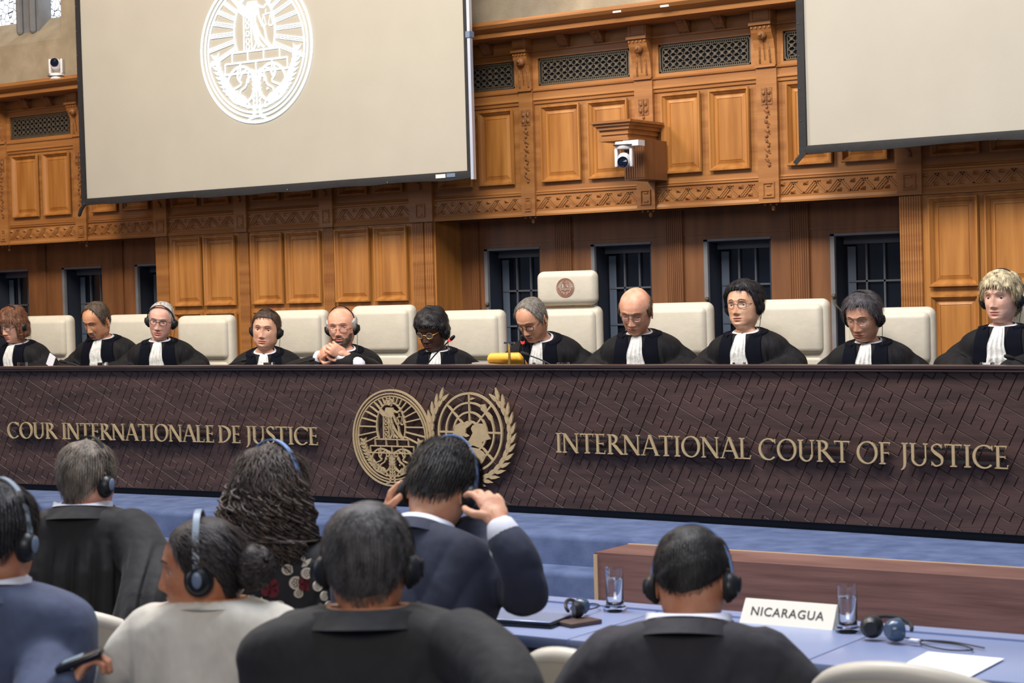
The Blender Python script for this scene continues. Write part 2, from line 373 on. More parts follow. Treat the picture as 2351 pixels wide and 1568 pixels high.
mould(-13.6, -1.2, 3.52, [(0, -.22), (.035, -.22), (.035, -.02)], OAKH, 'cornice_top_board')
# pilasters
for i, (a, b) in enumerate(pil):
    if i in (0,): continue
    m = MB().box(a, b, YW-.03, YW+.03, ZF0+.001, ZM+.012)
    mx = (a+b)/2; hw = min((b-a)/2, .07)
    frame(m, mx-hw+.028, mx+hw-.028, ZF0+.03, ZF1-.02, YW-.031, [(0, 0), (.003, -.007), (.009, -.007), (.013, .0009)])
    for zz_ in (ZF0+.05, ZF0+.105): m.box(mx-.016, mx+.016, YW-.037, YW-.03, zz_, zz_+.009)
    m.box(mx-hw, mx+hw, YW-.045, YW-.02, ZM, ZM+.012)
    # scrolled console at grille height
    pr = [(ZM+.012, -.035), (3.14, -.04), (3.2, -.045), (3.26, -.06), (3.3, -.085), (3.335, -.095), (3.35, -.09)]
    G = np.array([[(mx+dx, YW+o, z) for z, o in pr] for dx in (-hw, hw)]); m.grid(G)
    for sx in (-hw, hw): m.add([(mx+sx, YW+o, z) for z, o in pr]+[(mx+sx, YW, 3.35), (mx+sx, YW, ZM+.012)], [tuple(range(9))])
    for k in range(5): m.box(mx-hw+.004+k*.026*hw/.06, mx-hw+.016+k*.026*hw/.06, YW-.1, YW-.08, 3.325, 3.337)
    m.box(mx-hw-.006, mx+hw+.006, YW-.11, YW, 3.345, 3.362); m.box(mx-hw, mx+hw, YW-.095, YW, 3.362, 3.46)
    frame(m, mx-hw+.008, mx+hw-.008, 3.37, 3.45, YW-.096, [(0, 0), (.004, -.005), (.01, -.005), (.014, .004)])
    pl_ = obj('pilaster', m, OAKH, wall, False)
    c = MB()
    c.ell((mx, YW-.075, 3.285), (.032, .03, .032), 14); c.ell((mx, YW-.1, 3.285), (.014, .012, .014), 10)
    for k in range(12): c.ell((mx, YW-.062+.0015*k, 3.245-.0095*k), .0042, 6)
    for sx in (-1, 1): c.tube([(mx+sx*.03, YW-.05, 3.25), (mx+sx*.034, YW-.045, 3.18), (mx+sx*.036, YW-.04, 3.12)], .006, 6)
    # carved strip down the pilaster
    rnd = random.Random(i)
    zt = ZP1-.03
    c.box(mx-.037, mx+.037, YW-.034, YW-.03, zt-.105, zt); 
    for sx in (-1, 1):
        c.ell((mx+sx*.018, YW-.036, zt-.03), (.013, .008, .018), 10); c.ell((mx+sx*.02, YW-.036, zt-.075), (.012, .008, .016), 10)
    c.tube([(mx, YW-.038, zt-.005), (mx, YW-.038, zt-.1)], .005, 6)
    z = zt-.12; k = 0
    while z > ZP0+.04:
        s_ = .6+.5*rnd.random(); c.ell((mx+.008*math.sin(k*1.7), YW-.034, z), (.012*s_, .009, .011), 8, M=roty(.5*math.sin(k)))
        if k % 2: c.tube([(mx-.018, YW-.033, z+.01), (mx, YW-.038, z-.004), (mx+.018, YW-.033, z-.018)], .0035, 5)
        z -= .03; k += 1
    obj('carving', c, CARV, pl_)
# drops under the frieze
for a, b in pil[1:]:
    c = MB(); mx = (a+b)/2
    for dx in (-.04, 0, .04): c.ell((mx+dx, YW-.005, ZF0-.008), .009, 8)
    c.ell((mx, YW+.03, ZF0-.03), (.014, .014, .02), 8)
    if not (-10.5 < mx < -8.0 or mx > -4.3): obj('pendant', c, CARV, wall)
# lower piers of panelling
def pier(x0, x1, cols):
    pr_ = obj('pier', MB().box(x0, x1, YW+.0, YW+.32, DZ, ZF0), OAK, wall, False)
    for a, b in cols:
        for z0, z1 in ((1.70, 2.235), (1.08, 1.655)):
            m = MB(); frame(m, a, b, z0, z1, YW-.017, PPROF); obj('raised_panel', m, OAK, pr_, False)
def fluted(x0, x1, z0, z1, Y=YW, name='fluted_strip', m_=None):
    n = int((x1-x0)/.014); xs = []; 
    for k in range(n): 
        x = x0+(x1-x0)*k/n; d = (x1-x0)/n; xs += [(x, -.014), (x+d*.62, -.014), (x+d*.7, -.009), (x+d*.92, -.009)]
    xs.append((x1, -.014)); xs = [(x0, .0)]+xs+[(x1, .0)]
    obj(name, MB().grid(np.array([[(x, Y+o, z) for x, o in xs] for z in (z0, z1)])), m_ or OAKH, wall, False)
pier(-10.6, -7.885, [(-10.42, -10.11), (-10.085, -9.76), (-9.6, -9.285), (-9.255, -8.92), (-8.785, -8.46), (-8.42, -8.12)])
for a, b in ((-10.6, -10.47), (-9.73, -9.63), (-8.9, -8.8), (-8.08, -7.98), (-7.965, -7.9)): fluted(a, b, DZ, ZF0-.005)
pier(-4.425, -1.2, [(-4.245, -3.935), (-3.9, -3.58), (-3.3, -2.98), (-2.94, -2.6), (-2.3, -2.0)])
fluted(-4.425, -4.285, DZ, ZF0-.005)
fluted(-3.5, -3.37, DZ, ZF0-.005)
# recesses with leaded windows
YR = 10.9
def recess(x0, x1, wins, pils):
    zt = 2.05; edges = [x0]+[v for w_ in wins for v in w_]+[x1]
    m = MB()
    for k in range(0, len(edges), 2):
        if edges[k+1]-edges[k] > .001: m.box(edges[k], edges[k+1], YR, YR+.12, DZ, ZF0)
    for a, b in wins: m.box(a, b, YR, YR+.12, zt, ZF0)
    m.box(x0, x1, YR-.004, YR, zt+.03, zt+.05).box(x0, x1, YW+.02, YR+.12, ZF0, ZF0+.02)
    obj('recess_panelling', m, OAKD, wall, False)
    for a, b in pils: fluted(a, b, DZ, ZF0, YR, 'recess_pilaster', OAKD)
recess(-13.6, -10.6, [(-12.9, -12.43), (-12.01, -11.54), (-11.15, -10.68)], [(-12.3, -12.2), (-11.4, -11.28)])
recess(-7.885, -4.425, [(-7.68, -7.21), (-6.79, -6.32), (-5.92, -5.435), (-5.02, -4.54)], [(-7.8, -7.72), (-7.08, -6.94), (-6.2, -6.07), (-5.3, -5.16)])
k = 0
for a, b in [(-12.9, -12.43), (-12.01, -11.54), (-11.15, -10.68), (-7.68, -7.21), (-6.79, -6.32), (-5.92, -5.435), (-5.02, -4.54)]:
    k += 1; r = bpy.data.objects.new('window_%d' % k, None); S.collection.objects.link(r); r['_o'] = (0., 0., 0.); struct(r)
    m = MB().box(a, a+.028, YR-.006, YR+.02, DZ, 2.05).box(a, b, YR-.006, YR+.02, 2.037, 2.052)
    obj('stone_jamb', m, STONEG, r, False)
    m = MB().box(a+.001, a+.02, YR+.02, YR+.17, DZ, 2.04).box(b-.02, b-.001, YR+.02, YR+.17, DZ, 2.04).box(a, b, YR+.02, YR+.17, 2.03, 2.049); obj('dark_reveal', m, mat('window_reveal_dark', (40, 48, 62), .7), r, False)
    m = MB().box(a+.0, b-.0, YR+.17, YR+.18, DZ, 2.04); obj('glass_pane', m, WGLASS, r, False)
    m = MB().box(a+.045, a+.1, YR+.155, YR+.16, DZ, 1.97); obj('pale_strip', m, BLIND, r, False)
    m = MB()
    for t in (.3, .55, .8): x = a+(b-a)*t+.03; m.box(x-.006, x+.006, YR+.15, YR+.165, DZ, 1.985)
    for z in (1.75, 1.5, 1.25, 1.0): m.box(a+.05, b-.03, YR+.15, YR+.165, z-.006, z+.006)
    m.box(a+.03, b-.02, YR+.13, YR+.16, 1.985, 2.045)
    obj('lead_cames', m, LEAD, r, False)
    if k in (4, 5, 6, 7):
        m = MB().tube(smooth_path([(a+.02, YR-.01, 1.66), (a+.03, YR-.05, 1.64), (a+.06, YR-.06, 1.6), (a+.09, YR-.05, 1.565)]), .006, 8).ell((a+.02, YR-.01, 1.66), .016, 10)
        obj('latch', m, BRONZE, r)
# stone wall above and stained glass
SY = YW+.14
def stone(name, m): return obj(name, m, STONE, wall, False)
stone('stone_wall', MB().box(-13.6, -11.75, SY, SY+.3, 3.5, 3.93).box(-11.75, -1.2, SY, SY+.3, 3.5, 7.0))
m = MB(); 
m.add([(-13.6, SY, 3.93), (-11.3, SY, 3.93), (-11.3, SY+.25, 4.16), (-13.6, SY+.25, 4.16)], [(0, 1, 2, 3)]); stone('stone_sill', m)
stone('stone_ledge', MB().box(-13.6, -1.2, SY-.03, SY, 3.54, 3.6))
m = MB().box(-12.41, -12.15, SY+.12, SY+.4, 4.0, 7); m.tube([(-12.36, SY+.1, 4.05), (-12.36, SY+.1, 7)], .03, 8).tube([(-12.2, SY+.1, 4.05), (-12.2, SY+.1, 7)], .03, 8)
obj('stone_mullion', m, STONEG, wall)
SG = bpy.data.materials.new('stained_glass'); SG.use_nodes = True; N = SG.node_tree.nodes; L = SG.node_tree.links; b = N['Principled BSDF']
tc = N.new('ShaderNodeTexCoord'); v1 = N.new('ShaderNodeTexVoronoi'); v1.feature = 'DISTANCE_TO_EDGE'; v1.inputs['Scale'].default_value = 16
v2 = N.new('ShaderNodeTexVoronoi'); v2.inputs['Scale'].default_value = 16; L.new(tc.outputs['Object'], v1.inputs['Vector']); L.new(tc.outputs['Object'], v2.inputs['Vector'])
mt = N.new('ShaderNodeMath'); mt.operation = 'GREATER_THAN'; mt.inputs[1].default_value = .045; L.new(v1.outputs['Distance'], mt.inputs[0])
mx = N.new('ShaderNodeMix'); mx.data_type = 'RGBA'; mx.inputs[0].default_value = .16; mx.inputs[6].default_value = (.82, .9, 1, 1); L.new(v2.outputs['Color'], mx.inputs[7])
m2 = N.new('ShaderNodeMix'); m2.data_type = 'RGBA'; m2.inputs[6].default_value = (.01, .012, .03, 1); L.new(mt.outputs[0], m2.inputs[0]); L.new(mx.outputs[2], m2.inputs[7])
b.inputs['Base Color'].default_value = (.05, .05, .06, 1); L.new(m2.outputs[2], b.inputs['Emission Color']); b.inputs['Emission Strength'].default_value = 2.2
for q, (x0, x1, z0) in enumerate([(-13.6, -12.41, 4.19), (-12.15, -11.3, 4.17)]):
    r = bpy.data.objects.new('window_%d' % (8+q), None); S.collection.objects.link(r); r['_o'] = (0., 0., 0.); struct(r)
    obj('stained_glass', MB().box(x0, x1, SY+.26, SY+.27, 4.1, 7), SG, r, False)

# ================================================================== ARTWORK
def court_seal(a=None, det=1, rays=3):
    a = a or Art()
    for r_, w_ in ((.975, .036), (.905, .026), (.85, .024)): a.ring((0, 0), r_, w_, n=90)
    cx, cy, ex, ey = -.01, .22, .36, .5
    a.ring((cx, cy), (ex, ey), .028, -28, 208, 50)
    for k in range(21):
        t = math.radians(-22+k*224/20); d = np.array([math.cos(t), math.sin(t)]); p = np.array([cx+ex*d[0], cy+ey*d[1]])
        for off in ((-.022, 0, .022) if rays == 3 else (0,)):
            n = np.array([-d[1], d[0]])*off; q = p+n; s = .0
            while np.linalg.norm(q+d*s) < .85: s += .01
            if s > .03: a.line(q, q+d*s, .012 if rays == 3 else .026)
    # figure, pillar, scales
    a.line((-.2, -.03), (-.19, .5), .022); a.line((-.06, -.03), (-.07, .42), .02)
    for z in (.02, .1, .2, .3, .38): a.ring((-.13, z), (.03, .035), .014, n=12)
    a.disc((-.04, .72), .06, 16); a.ring((-.04, .72), .085, .02, -60, 220, 20)
    a.poly([(-.12, .62), (.05, .62), (.08, .5), (.02, .4), (-.1, .42), (-.22, .5), (-.3, .66), (-.28, .5), (-.2, .44)])
    for pts in ([(.0, .45), (.02, .3), (.1, .15), (.22, .02), (.3, -.02)], [(.05, .5), (.1, .35), (.17, .25), (.2, .1), (.27, .0)], [(-.05, .4), (-.02, .22), (.02, .08), (-.03, -.01)], [(.0, .25), (.05, .12), (.06, .0)], [(.03, .3), (.0, .15), (.1, .04), (.16, .0)], [(.06, .56), (.16, .52), (.22, .56), (.3, .52)], [(-.05, .3), (.04, .2), (.0, .1)]):
        a.stroke(smooth_path(np.c_[pts, np.zeros(len(pts))], 12)[:, :2], .03)
    a.line((.2, .5), (.2, .42), .012); a.line((.14, .42), (.3, .44), .014)
    for x in (.16, .28): a.line((x, .43), (x-.035, .3), .01); a.line((x, .43), (x+.035, .3), .01); a.ring((x, .3), (.036, .03), .018, 180, 360, 10)
    # brick base
    rows = [(-.03, -.17, -.42, .42, (-.14, .14)), (-.17, -.31, -.55, .55, (-.28, 0, .28)), (-.31, -.45, -.6, .6, (-.14, .14))]
    for z0, z1, x0, x1, vs in rows:
        a.line((x0, z0), (x1, z0), .024)
        for x in (x0, x1)+vs: a.line((x, z0), (x, z1), .02)
    a.line((-.6, -.45), (-.5, -.45), .02); a.line((.6, -.45), (.5, -.45), .02)
    for sx in (-1, 1):
        c = (sx*.27, -.47); a.ring(c, .245, .034, n=40)
        for pts in ([(-.2, .1), (-.12, .08), (-.08, -.02), (.02, -.08), (.04, -.2)], [(.05, .22), (.06, .1), (.0, .02), (.1, -.03), (.2, -.06)], [(-.1, .2), (-.02, .16), (.02, .08)]):
            a.stroke(smooth_path(np.c_[pts, np.zeros(len(pts))], 12)[:, :2]*[sx, 1]+c, .026)
        a.disc((c[0]-.08, c[1]-.08), .018, 8)
        # laurel sprays
        for k in range(13):
            t = math.radians(-8-k*5.6); r_ = .72; p = np.array([sx*r_*math.cos(t), r_*math.sin(t)]); tang = np.array([sx*math.sin(-t)*-.0+sx*.05, 1.]); 
            up = np.array([-sx*-math.sin(t)*-1, math.cos(t)]); up = np.array([sx*(-math.sin(t))*1., math.cos(t)]); out = p/np.linalg.norm(p)
            a.leaf(p, p+up*.095+out*.075, .042); a.leaf(p, p+up*.095-out*.075, .042); a.line(p, p+up*.07, .016)
        for k in range(7): 
            p = np.array([sx*(.04+.085*k), -.80+.018*k*k*.6]); a.leaf(p, p+np.array([sx*.03, .1]), .035); a.leaf(p, p+np.array([sx*.09, .04]), .03)
            a.leaf(np.array([sx*.03, -.72+.07*k*.9]), np.array([sx*.085, -.64+.07*k*.9]), .035)
        a.stroke([(sx*.04, -.78), (sx*.2, -.76), (sx*.42, -.66), (sx*.6, -.5)], .018)
        a.stroke([(sx*.05, -.75), (sx*.045, -.85), (sx*.08, -.91), (sx*.17, -.94)], [.05, .045, .04, .02])
    a.line((0, -.3), (0, -.8), .022)
    return a
def un_emblem():
    a = Art()
    for r_, w_ in ((.97, .055), (.735, .048), (.5, .048), (.27, .045)): a.ring((0, 0), r_, w_, n=80)
    for k in range(8):
        t = math.radians(45*k); d = np.array([math.cos(t), math.sin(t)]); a.line(d*.25, d*.97, .045)
    def cv(l): return [((x-1605)/390, (645-y)/485) for x, y in l]
    for l in ([(1340, 700), (1420, 690), (1440, 740), (1430, 800), (1450, 860), (1460, 910), (1420, 910), (1370, 880), (1300, 830), (1258, 770), (1290, 740)],
              [(1405, 620), (1420, 570), (1490, 530), (1540, 545), (1590, 515), (1640, 530), (1600, 570), (1560, 600), (1550, 660), (1590, 690), (1560, 705), (1520, 690), (1480, 710), (1440, 700), (1415, 650)],
              [(1640, 560), (1700, 535), (1760, 540), (1805, 580), (1815, 640), (1845, 720), (1780, 740), (1750, 760), (1750, 830), (1700, 825), (1640, 800), (1590, 825), (1575, 770), (1610, 710), (1640, 650), (1620, 600)],
              [(1550, 850), (1620, 828), (1700, 840), (1760, 880), (1790, 930), (1750, 1000), (1700, 1062), (1660, 1040), (1640, 970), (1600, 950), (1550, 900)],
              [(1740, 310), (1790, 300), (1810, 370), (1870, 450), (1885, 520), (1840, 490), (1780, 400), (1745, 370)], [(1600, 250), (1640, 225), (1675, 235), (1640, 252)]):
        a.poly(cv(l))
    for sx in (-1, 1):
        pts = []
        for k in range(13):
            t = math.radians(-86+k*10.6); r_ = 1.24-.05*abs(math.sin(t)); p = np.array([sx*r_*math.cos(t), r_*math.sin(t)-.02]); pts.append(p)
        for k in range(13):
            p = pts[k]; t = math.radians(-86+k*10.6); up = np.array([-sx*math.sin(t), math.cos(t)]); out = np.array([sx*math.cos(t), math.sin(t)])
            a.leaf(p, p+up*.33+out*.15, .105); a.leaf(p-out*.03, p+up*.34-out*.10, .10)
        a.stroke(pts, .04)
        a.stroke([(sx*.1, -1.2), (sx*-.1, -1.3), (sx*-.35, -1.33)], [.05, .05, .03])
    return a
# serif capitals: each glyph is drawn on cap height 1, returns its advance
def glyph(a, ch, x, k=1.0):
    T, t, sv = .115, .055, .032
    def stem(x0, w_=T, y0=0, y1=1, s0=True, s1=True, e=.07):
        a.poly([(x0, y0), (x0+w_, y0), (x0+w_, y1), (x0, y1)])
        for f_, yy, sg in ((s0, y0, 1), (s1, y1, -1)):
            if f_: a.poly([(x0-e, yy), (x0+w_+e, yy), (x0+w_+e, yy+sg*sv), (x0+w_, yy+sg*sv*2.2), (x0, yy+sg*sv*2.2), (x0-e, yy+sg*sv)][::1])
    def bowl(cx, cy, rx, ry, a0, a1, thick=T, n=40):
        th = np.radians(np.linspace(a0, a1, n)); w_ = t+(thick-t)*np.abs(np.cos(th))**1.6
        a.stroke(np.stack([cx+(rx-thick/2)*np.cos(th), cy+(ry-t/2)*np.sin(th)], 1), w_)
    def diag(p, q, w_): 
        a.poly([(p[0]-w_/2, p[1]), (p[0]+w_/2, p[1]), (q[0]+w_/2, q[1]), (q[0]-w_/2, q[1])])
    def tick(x0, y, dx, dy): a.poly([(x0, y), (x0+dx, y), (x0+dx*.9, y+dy), (x0+dx*.6, y+dy*.4)])
    if ch == 'I': stem(x+.1); return .33
    if ch == 'N':
        stem(x+.1, t, s1=False); diag((x+.1, 1), (x+.76, 0), .13); stem(x+.73, t, y0=-.02, s0=False); a.poly([(x-.02, 1), (x+.18, 1), (x+.14, .965), (x-.02, .97)]); return .92
    if ch == 'T':
        stem(x+.3, s1=False); a.poly([(x+.02, .945), (x+.7, .945), (x+.7, 1), (x+.02, 1)]); tick(x+.02, .96, .05, -.15); tick(x+.7, .96, -.05, -.15); return .74
    if ch in 'EF':
        stem(x+.1, s1=False, e=.07); a.poly([(x+.03, .95), (x+.5, .95), (x+.5, 1), (x+.03, 1)]); tick(x+.5, .96, -.05, -.13)
        a.poly([(x+.2, .49), (x+.44, .49), (x+.44, .54), (x+.2, .54)]); tick(x+.45, .44, -.035, .15)
        if ch == 'E': a.poly([(x+.05, 0), (x+.53, 0), (x+.53, .05), (x+.05, .05)]); tick(x+.56, .16, -.06, -.16); return .62
        return .58
    if ch == 'L': stem(x+.1); a.poly([(x+.15, 0), (x+.54, 0), (x+.54, .05), (x+.15, .05)]); tick(x+.58, .17, -.06, -.17); return .62
    if ch == 'R':
        stem(x+.1); bowl(x+.2, .745, .33, .255, -90, 90); a.poly([(x+.26, .49), (x+.4, .52), (x+.78, .02), (x+.84, 0), (x+.68, -.01)]); return .78
    if ch == 'A':
        diag((x+.4, 1.0), (x+.08, 0), t); diag((x+.4, 1.02), (x+.76, 0), .12); a.poly([(x+.18, .33), (x+.62, .33), (x+.62, .38), (x+.19, .38)])
        a.poly([(x-.02, 0), (x+.2, 0), (x+.2, .03), (x-.02, .03)]); a.poly([(x+.64, 0), (x+.88, 0), (x+.88, .03), (x+.64, .03)]); return .84
    if ch == 'O': bowl(x+.47, .5, .44, .52, 0, 360, n=60); return .94
    if ch == 'C':
        bowl(x+.47, .5, .44, .52, 48, 312, n=50); a.poly([(x+.76, .99), (x+.8, .99), (x+.8, .76), (x+.77, .8), (x+.72, .9)]); return .84
    if ch == 'D': stem(x+.1); bowl(x+.2, .5, .6, .5, -90, 90, .13); a.line((x+.1, .972), (x+.24, .972), t); a.line((x+.1, .028), (x+.24, .028), t); return .86
    if ch == 'U':
        stem(x+.1, s0=False, y0=.3); stem(x+.64, t, s0=False, y0=.3); bowl(x+.4, .32, .3, .34, 180, 360, .1); return .84
    if ch == 'J': stem(x+.12, y0=.1, s0=False); a.stroke([(x+.178, .12), (x+.16, -.05), (x+.1, -.17), (x+.02, -.22)], [T, .1, .07, .03]); return .34
    if ch == 'S':
        p = smooth_path([(.46, .84, 0), (.38, .95, 0), (.24, .975, 0), (.11, .88, 0), (.1, .73, 0), (.22, .58, 0), (.36, .47, 0), (.47, .34, 0), (.46, .14, 0), (.32, .03, 0), (.18, .025, 0), (.07, .15, 0)], 44)[:, :2]
        u = np.linspace(0, 1, 44); a.stroke(p+[x, 0], t+.07*np.exp(-((u-.52)/.2)**2)); a.line((x+.47, .98), (x+.46, .8), .03); a.line((x+.07, .02), (x+.07, .2), .03); return .56
    return .3

# ================================================================== BENCH
BX, BY, BRR = -6.2, 8.12, 72.0
def yb(x): return BY-(x-BX)**2/BRR
def onb(u, v, h): return (u, yb(u)-h, v)
X0, X1 = -11.3, -1.2; PZ0, PZ1 = .617, 1.325
def strip(prof, mat_, name, parent, n=60):
    G = np.array([[(x, yb(x)-h, z) for h, z in prof] for x in np.linspace(X0, X1, n)]); return obj(name, MB().grid(G), mat_, parent)
bench = thing('judges_bench', (BX, BY, DZ), 'long curved dark wood judges\' bench with grooved front and gold lettering', 'bench')
strip([(.0, PZ1+.002), (.006, PZ1), (.022, PZ1+.003), (.026, PZ1+.008), (.022, PZ1+.013), (.03, PZ1+.018), (.032, PZ1+.03), (.026, 1.357), (-.05, 1.358), (-.06, 1.352), (-.06, 1.28)], WENGE2, 'cap_rail', bench)
strip([(-.06, 1.285), (-.48, 1.285), (-.48, 1.25), (-.3, 1.24), (-.06, 1.24)], WENGE2, 'desk_top', bench)
strip([(.0, .56), (-.03, .562), (-.03, PZ0+.004), (.01, PZ0+.002)], PLINTH, 'plinth', bench)
strip([(-.004, PZ0), (-.0065, PZ1+.002)], WENGE, 'panel_backing', bench)
strip([(-.05, 1.26), (-.05, .57)], WENGE2, 'inner_board', bench)
bm = bmesh.new(); GA = math.radians(27); ua = np.array([math.cos(GA), -math.sin(GA)]); ub = np.array([-math.sin(GA), -math.cos(GA)]); UN = .0495
org = np.array([-3.0, 1.25])
VA = {(2, 0), (1, 1), (1, 2), (2, 2)}; HA = {(1, 1), (1, 2), (2, 3), (0, 3)}
VB = {(1, 1), (2, 1), (2, 2), (1, 3)}; HB = {(0, 1), (1, 2), (2, 1), (0, 3)}
def vline(i, j):
    if i % 3 == 0: return True
    c = (i//3+j//4) % 2; return (i % 3, j % 4) in (VB if c else VA)
def hline(i, j):
    if j % 4 == 0: return True
    c = (i//3+j//4) % 2; return (i % 3, j % 4) in (HB if c else HA)
g_, dp = .0032, .0055
cen = org
def tp(a, b_, h): p = org+ua*a*UN+ub*b_*UN; return bm.verts.new((p[0], p[1], h))
e = g_/UN
for i in range(-190, 50):
    for j in range(-90, 90):
        c = org+ua*(i+.5)*UN+ub*(j+.5)*UN
        if not (X0-.05 < c[0] < X1+.05 and PZ0-.05 < c[1] < PZ1+.05): continue
        l, r_, t_, b_ = vline(i, j), vline(i+1, j), hline(i, j), hline(i, j+1)
        a0, a1, b0, b1 = i+(e if l else 0), i+1-(e if r_ else 0), j+(e*1.4 if t_ else 0), j+1-(e*.25 if b_ else 0)
        Q = [tp(a0, b0, 0), tp(a1, b0, 0), tp(a1, b1, 0), tp(a0, b1, 0)]; bm.faces.new(Q)
        if t_: bm.faces.new([Q[0], tp(a0 if not l else i, j, -dp), tp(a1 if not r_ else i+1, j, -dp), Q[1]])
        if b_: bm.faces.new([Q[2], tp(a1 if not r_ else i+1, j+1, -dp), tp(a0 if not l else i, j+1, -dp), Q[3]])
        if l: bm.faces.new([Q[3], tp(i, b1 if not b_ else j+1, -dp), tp(i, b0 if not t_ else j, -dp), Q[0]])
        if r_: bm.faces.new([Q[1], tp(i+1, b0 if not t_ else j, -dp), tp(i+1, b1 if not b_ else j+1, -dp), Q[2]])
for co, no in (((0, PZ0, 0), (0, -1, 0)), ((0, PZ1, 0), (0, 1, 0)), ((X0, 0, 0), (-1, 0, 0)), ((X1, 0, 0), (1, 0, 0))):
    bmesh.ops.bisect_plane(bm, geom=bm.verts[:]+bm.edges[:]+bm.faces[:], plane_co=co, plane_no=no, clear_outer=True)
bm.verts.index_update()
V = np.array([(v.co.x, yb(v.co.x)-v.co.z, v.co.y) for v in bm.verts]); Fs = [tuple(v.index for v in f.verts) for f in bm.faces]; bm.free()
mb = MB().add(V, Fs); obj('grooved_panel', mb, WENGE, bench, False)
# lettering on rails
def word(txt, x0, x1, z0=.909, h=.1):
    a = Art(); x = 0
    for ch in txt: x += glyph(a, ch, x)
    s_ = (x1-x0)/x
    mb = a.build(lambda u, v, hh: onb(x0+u*s_, z0+v*h, .034+hh), 0, .009)
    return mb
words = [('COUR', -9.305, -8.888), ('INTERNATIONALE', -8.846, -7.628), ('DE', -7.605, -7.428), ('JUSTICE', -7.394, -6.856),
         ('INTERNATIONAL', -5.27, -4.122), ('COURT', -4.09, -3.6), ('OF', -3.573, -3.39), ('JUSTICE', -3.35, -2.826)]
for wd, a_, b_ in words:
    obj('lettering', word(wd, a_, b_), GOLD, bench, False)
    for z in (.93, .985):
        G = MB()
        x = a_+.04
        pts = np.linspace(a_+.03, b_-.03, 12)
        for p, q in zip(pts[:-1], pts[1:]): 
            G.add([(p, yb(p)-.034, z-.006), (q, yb(q)-.034, z-.006), (q, yb(q)-.034, z+.006), (p, yb(p)-.034, z+.006), (p, yb(p)-.014, z-.006), (q, yb(q)-.014, z-.006), (q, yb(q)-.014, z+.006), (p, yb(p)-.014, z+.006)], [(0, 1, 2, 3), (0, 4, 5, 1), (3, 2, 6, 7)])
        obj('letter_rail', G, RAIL, bench, False)
sl = tag(obj('court_seal', court_seal(rays=1).build(lambda u, v, h: onb(-6.346+u*.272, .96+v*.268, .03+h), 0, .012), GOLD, smooth=False, loc=(-6.346, 8.09, .96)), 'round gold seal with figure and laurel on bench front, left of the world map emblem', 'emblem')
un = tag(obj('world_map_emblem', un_emblem().build(lambda u, v, h: onb(-5.823+u*.213, 1.0+v*.213, .022+h), 0, .012), GOLD, smooth=False, loc=(-5.823, 8.09, 1.0)), 'gold world map emblem with olive branches on the bench front', 'emblem')

# ================================================================== SCREENS
def screen(x0, x1, z0, z1, Y, label, sag):
    t = thing('projection_screen', ((x0+x1)/2, Y, z0), label, 'screen')
    G = np.array([[(x, Y+.004*math.sin(x*3)*math.sin(z*2), z) for z in np.linspace(z0+.05, z1, 16)] for x in np.linspace(x0+.045, x1-.045, 40)])
    obj('screen_cloth', MB().grid(G), SCREEN, t)
    b_ = MB()
    rn = np.random.RandomState(3); xs = np.linspace(x0, x1, 60); wob = np.interp(xs, np.linspace(x0, x1, 18), rn.uniform(-.008, .01, 18))
    G = np.array([[(x, Y-.012, z0+.052), (x, Y-.016, z0+.03), (x, Y-.012, z0+wv), (x, Y+.01, z0+wv), (x, Y+.012, z0+.05)] for x, wv in zip(xs, wob)]); b_.grid(G)
    for a_, c_ in ((x0, x0+.047), (x1-.047, x1)): b_.box(a_, c_, Y-.014, Y+.012, z0+.005, z1)
    obj('border', b_, SCRB, t)
    for z in np.arange(z0+.2, z1, .19):
        for x in (x0+.012, x1-.012): obj('snap_stud', MB().ell((x, Y-.016, z), .0045, 6), CHROME, t)
    for x in np.arange(x0+.3, x1, .9): obj('snap_stud', MB().ell((x, Y-.016, z0+.012), .005, 6), CHROME, t)
    return t
ls = screen(-10.93, -7.215, 2.5, 4.9, 10.15, 'left cream projection screen with black border showing a white court seal', 0)
obj('hanging_strap', MB().tube([(-10.9, 10.14, 2.51), (-10.94, 10.14, 2.47), (-10.96, 10.14, 2.43)], .014, 6), SCRB, ls)
pj = court_seal().build(lambda u, v, h: (-9.1+u*.54, 10.142-h, 3.537+v*.54), 0, .001)
obj('projected_seal', pj, PROJ, ls, False)
rs = screen(-4.855, -.9, 2.5, 4.9, 10.15, 'right cream projection screen, blank, with black border and corner strap', 0)
p_, q_ = atY(1848, 348, 10.13), atY(1824, 376, 10.13); n_ = np.array([q_[2]-p_[2], 0, -(q_[0]-p_[0])]); n_ = n_/np.linalg.norm(n_)*.014
obj('hanging_strap', MB().add([p_-n_, p_+n_, q_+n_, q_-n_]+[v+np.array([0, .006, 0]) for v in (p_-n_, p_+n_, q_+n_, q_-n_)], [(0, 1, 2, 3), (7, 6, 5, 4), (0, 4, 5, 1), (1, 5, 6, 2), (2, 6, 7, 3), (3, 7, 4, 0)]), SCRB, rs, False)
obj('maker_plate', MB().box(-7.52, -7.44, 10.132, 10.138, 2.515, 2.54), SIGN, ls, False); obj('maker_plate', MB().box(-7.43, -7.36, 10.132, 10.138, 2.517, 2.542), GREYP, ls, False)
t = thing('screen_pole', (-7.2, 10.12, 2.5), 'thin silver pole along the right edge of the left projection screen', 'pole')
obj('tube', MB().box(-7.208, -7.186, 10.1, 10.13, 2.49, 4.9), ALU, t, False); obj('clamp', MB().box(-7.214, -7.18, 10.09, 10.14, 3.42, 3.46), GREYP, t, False)

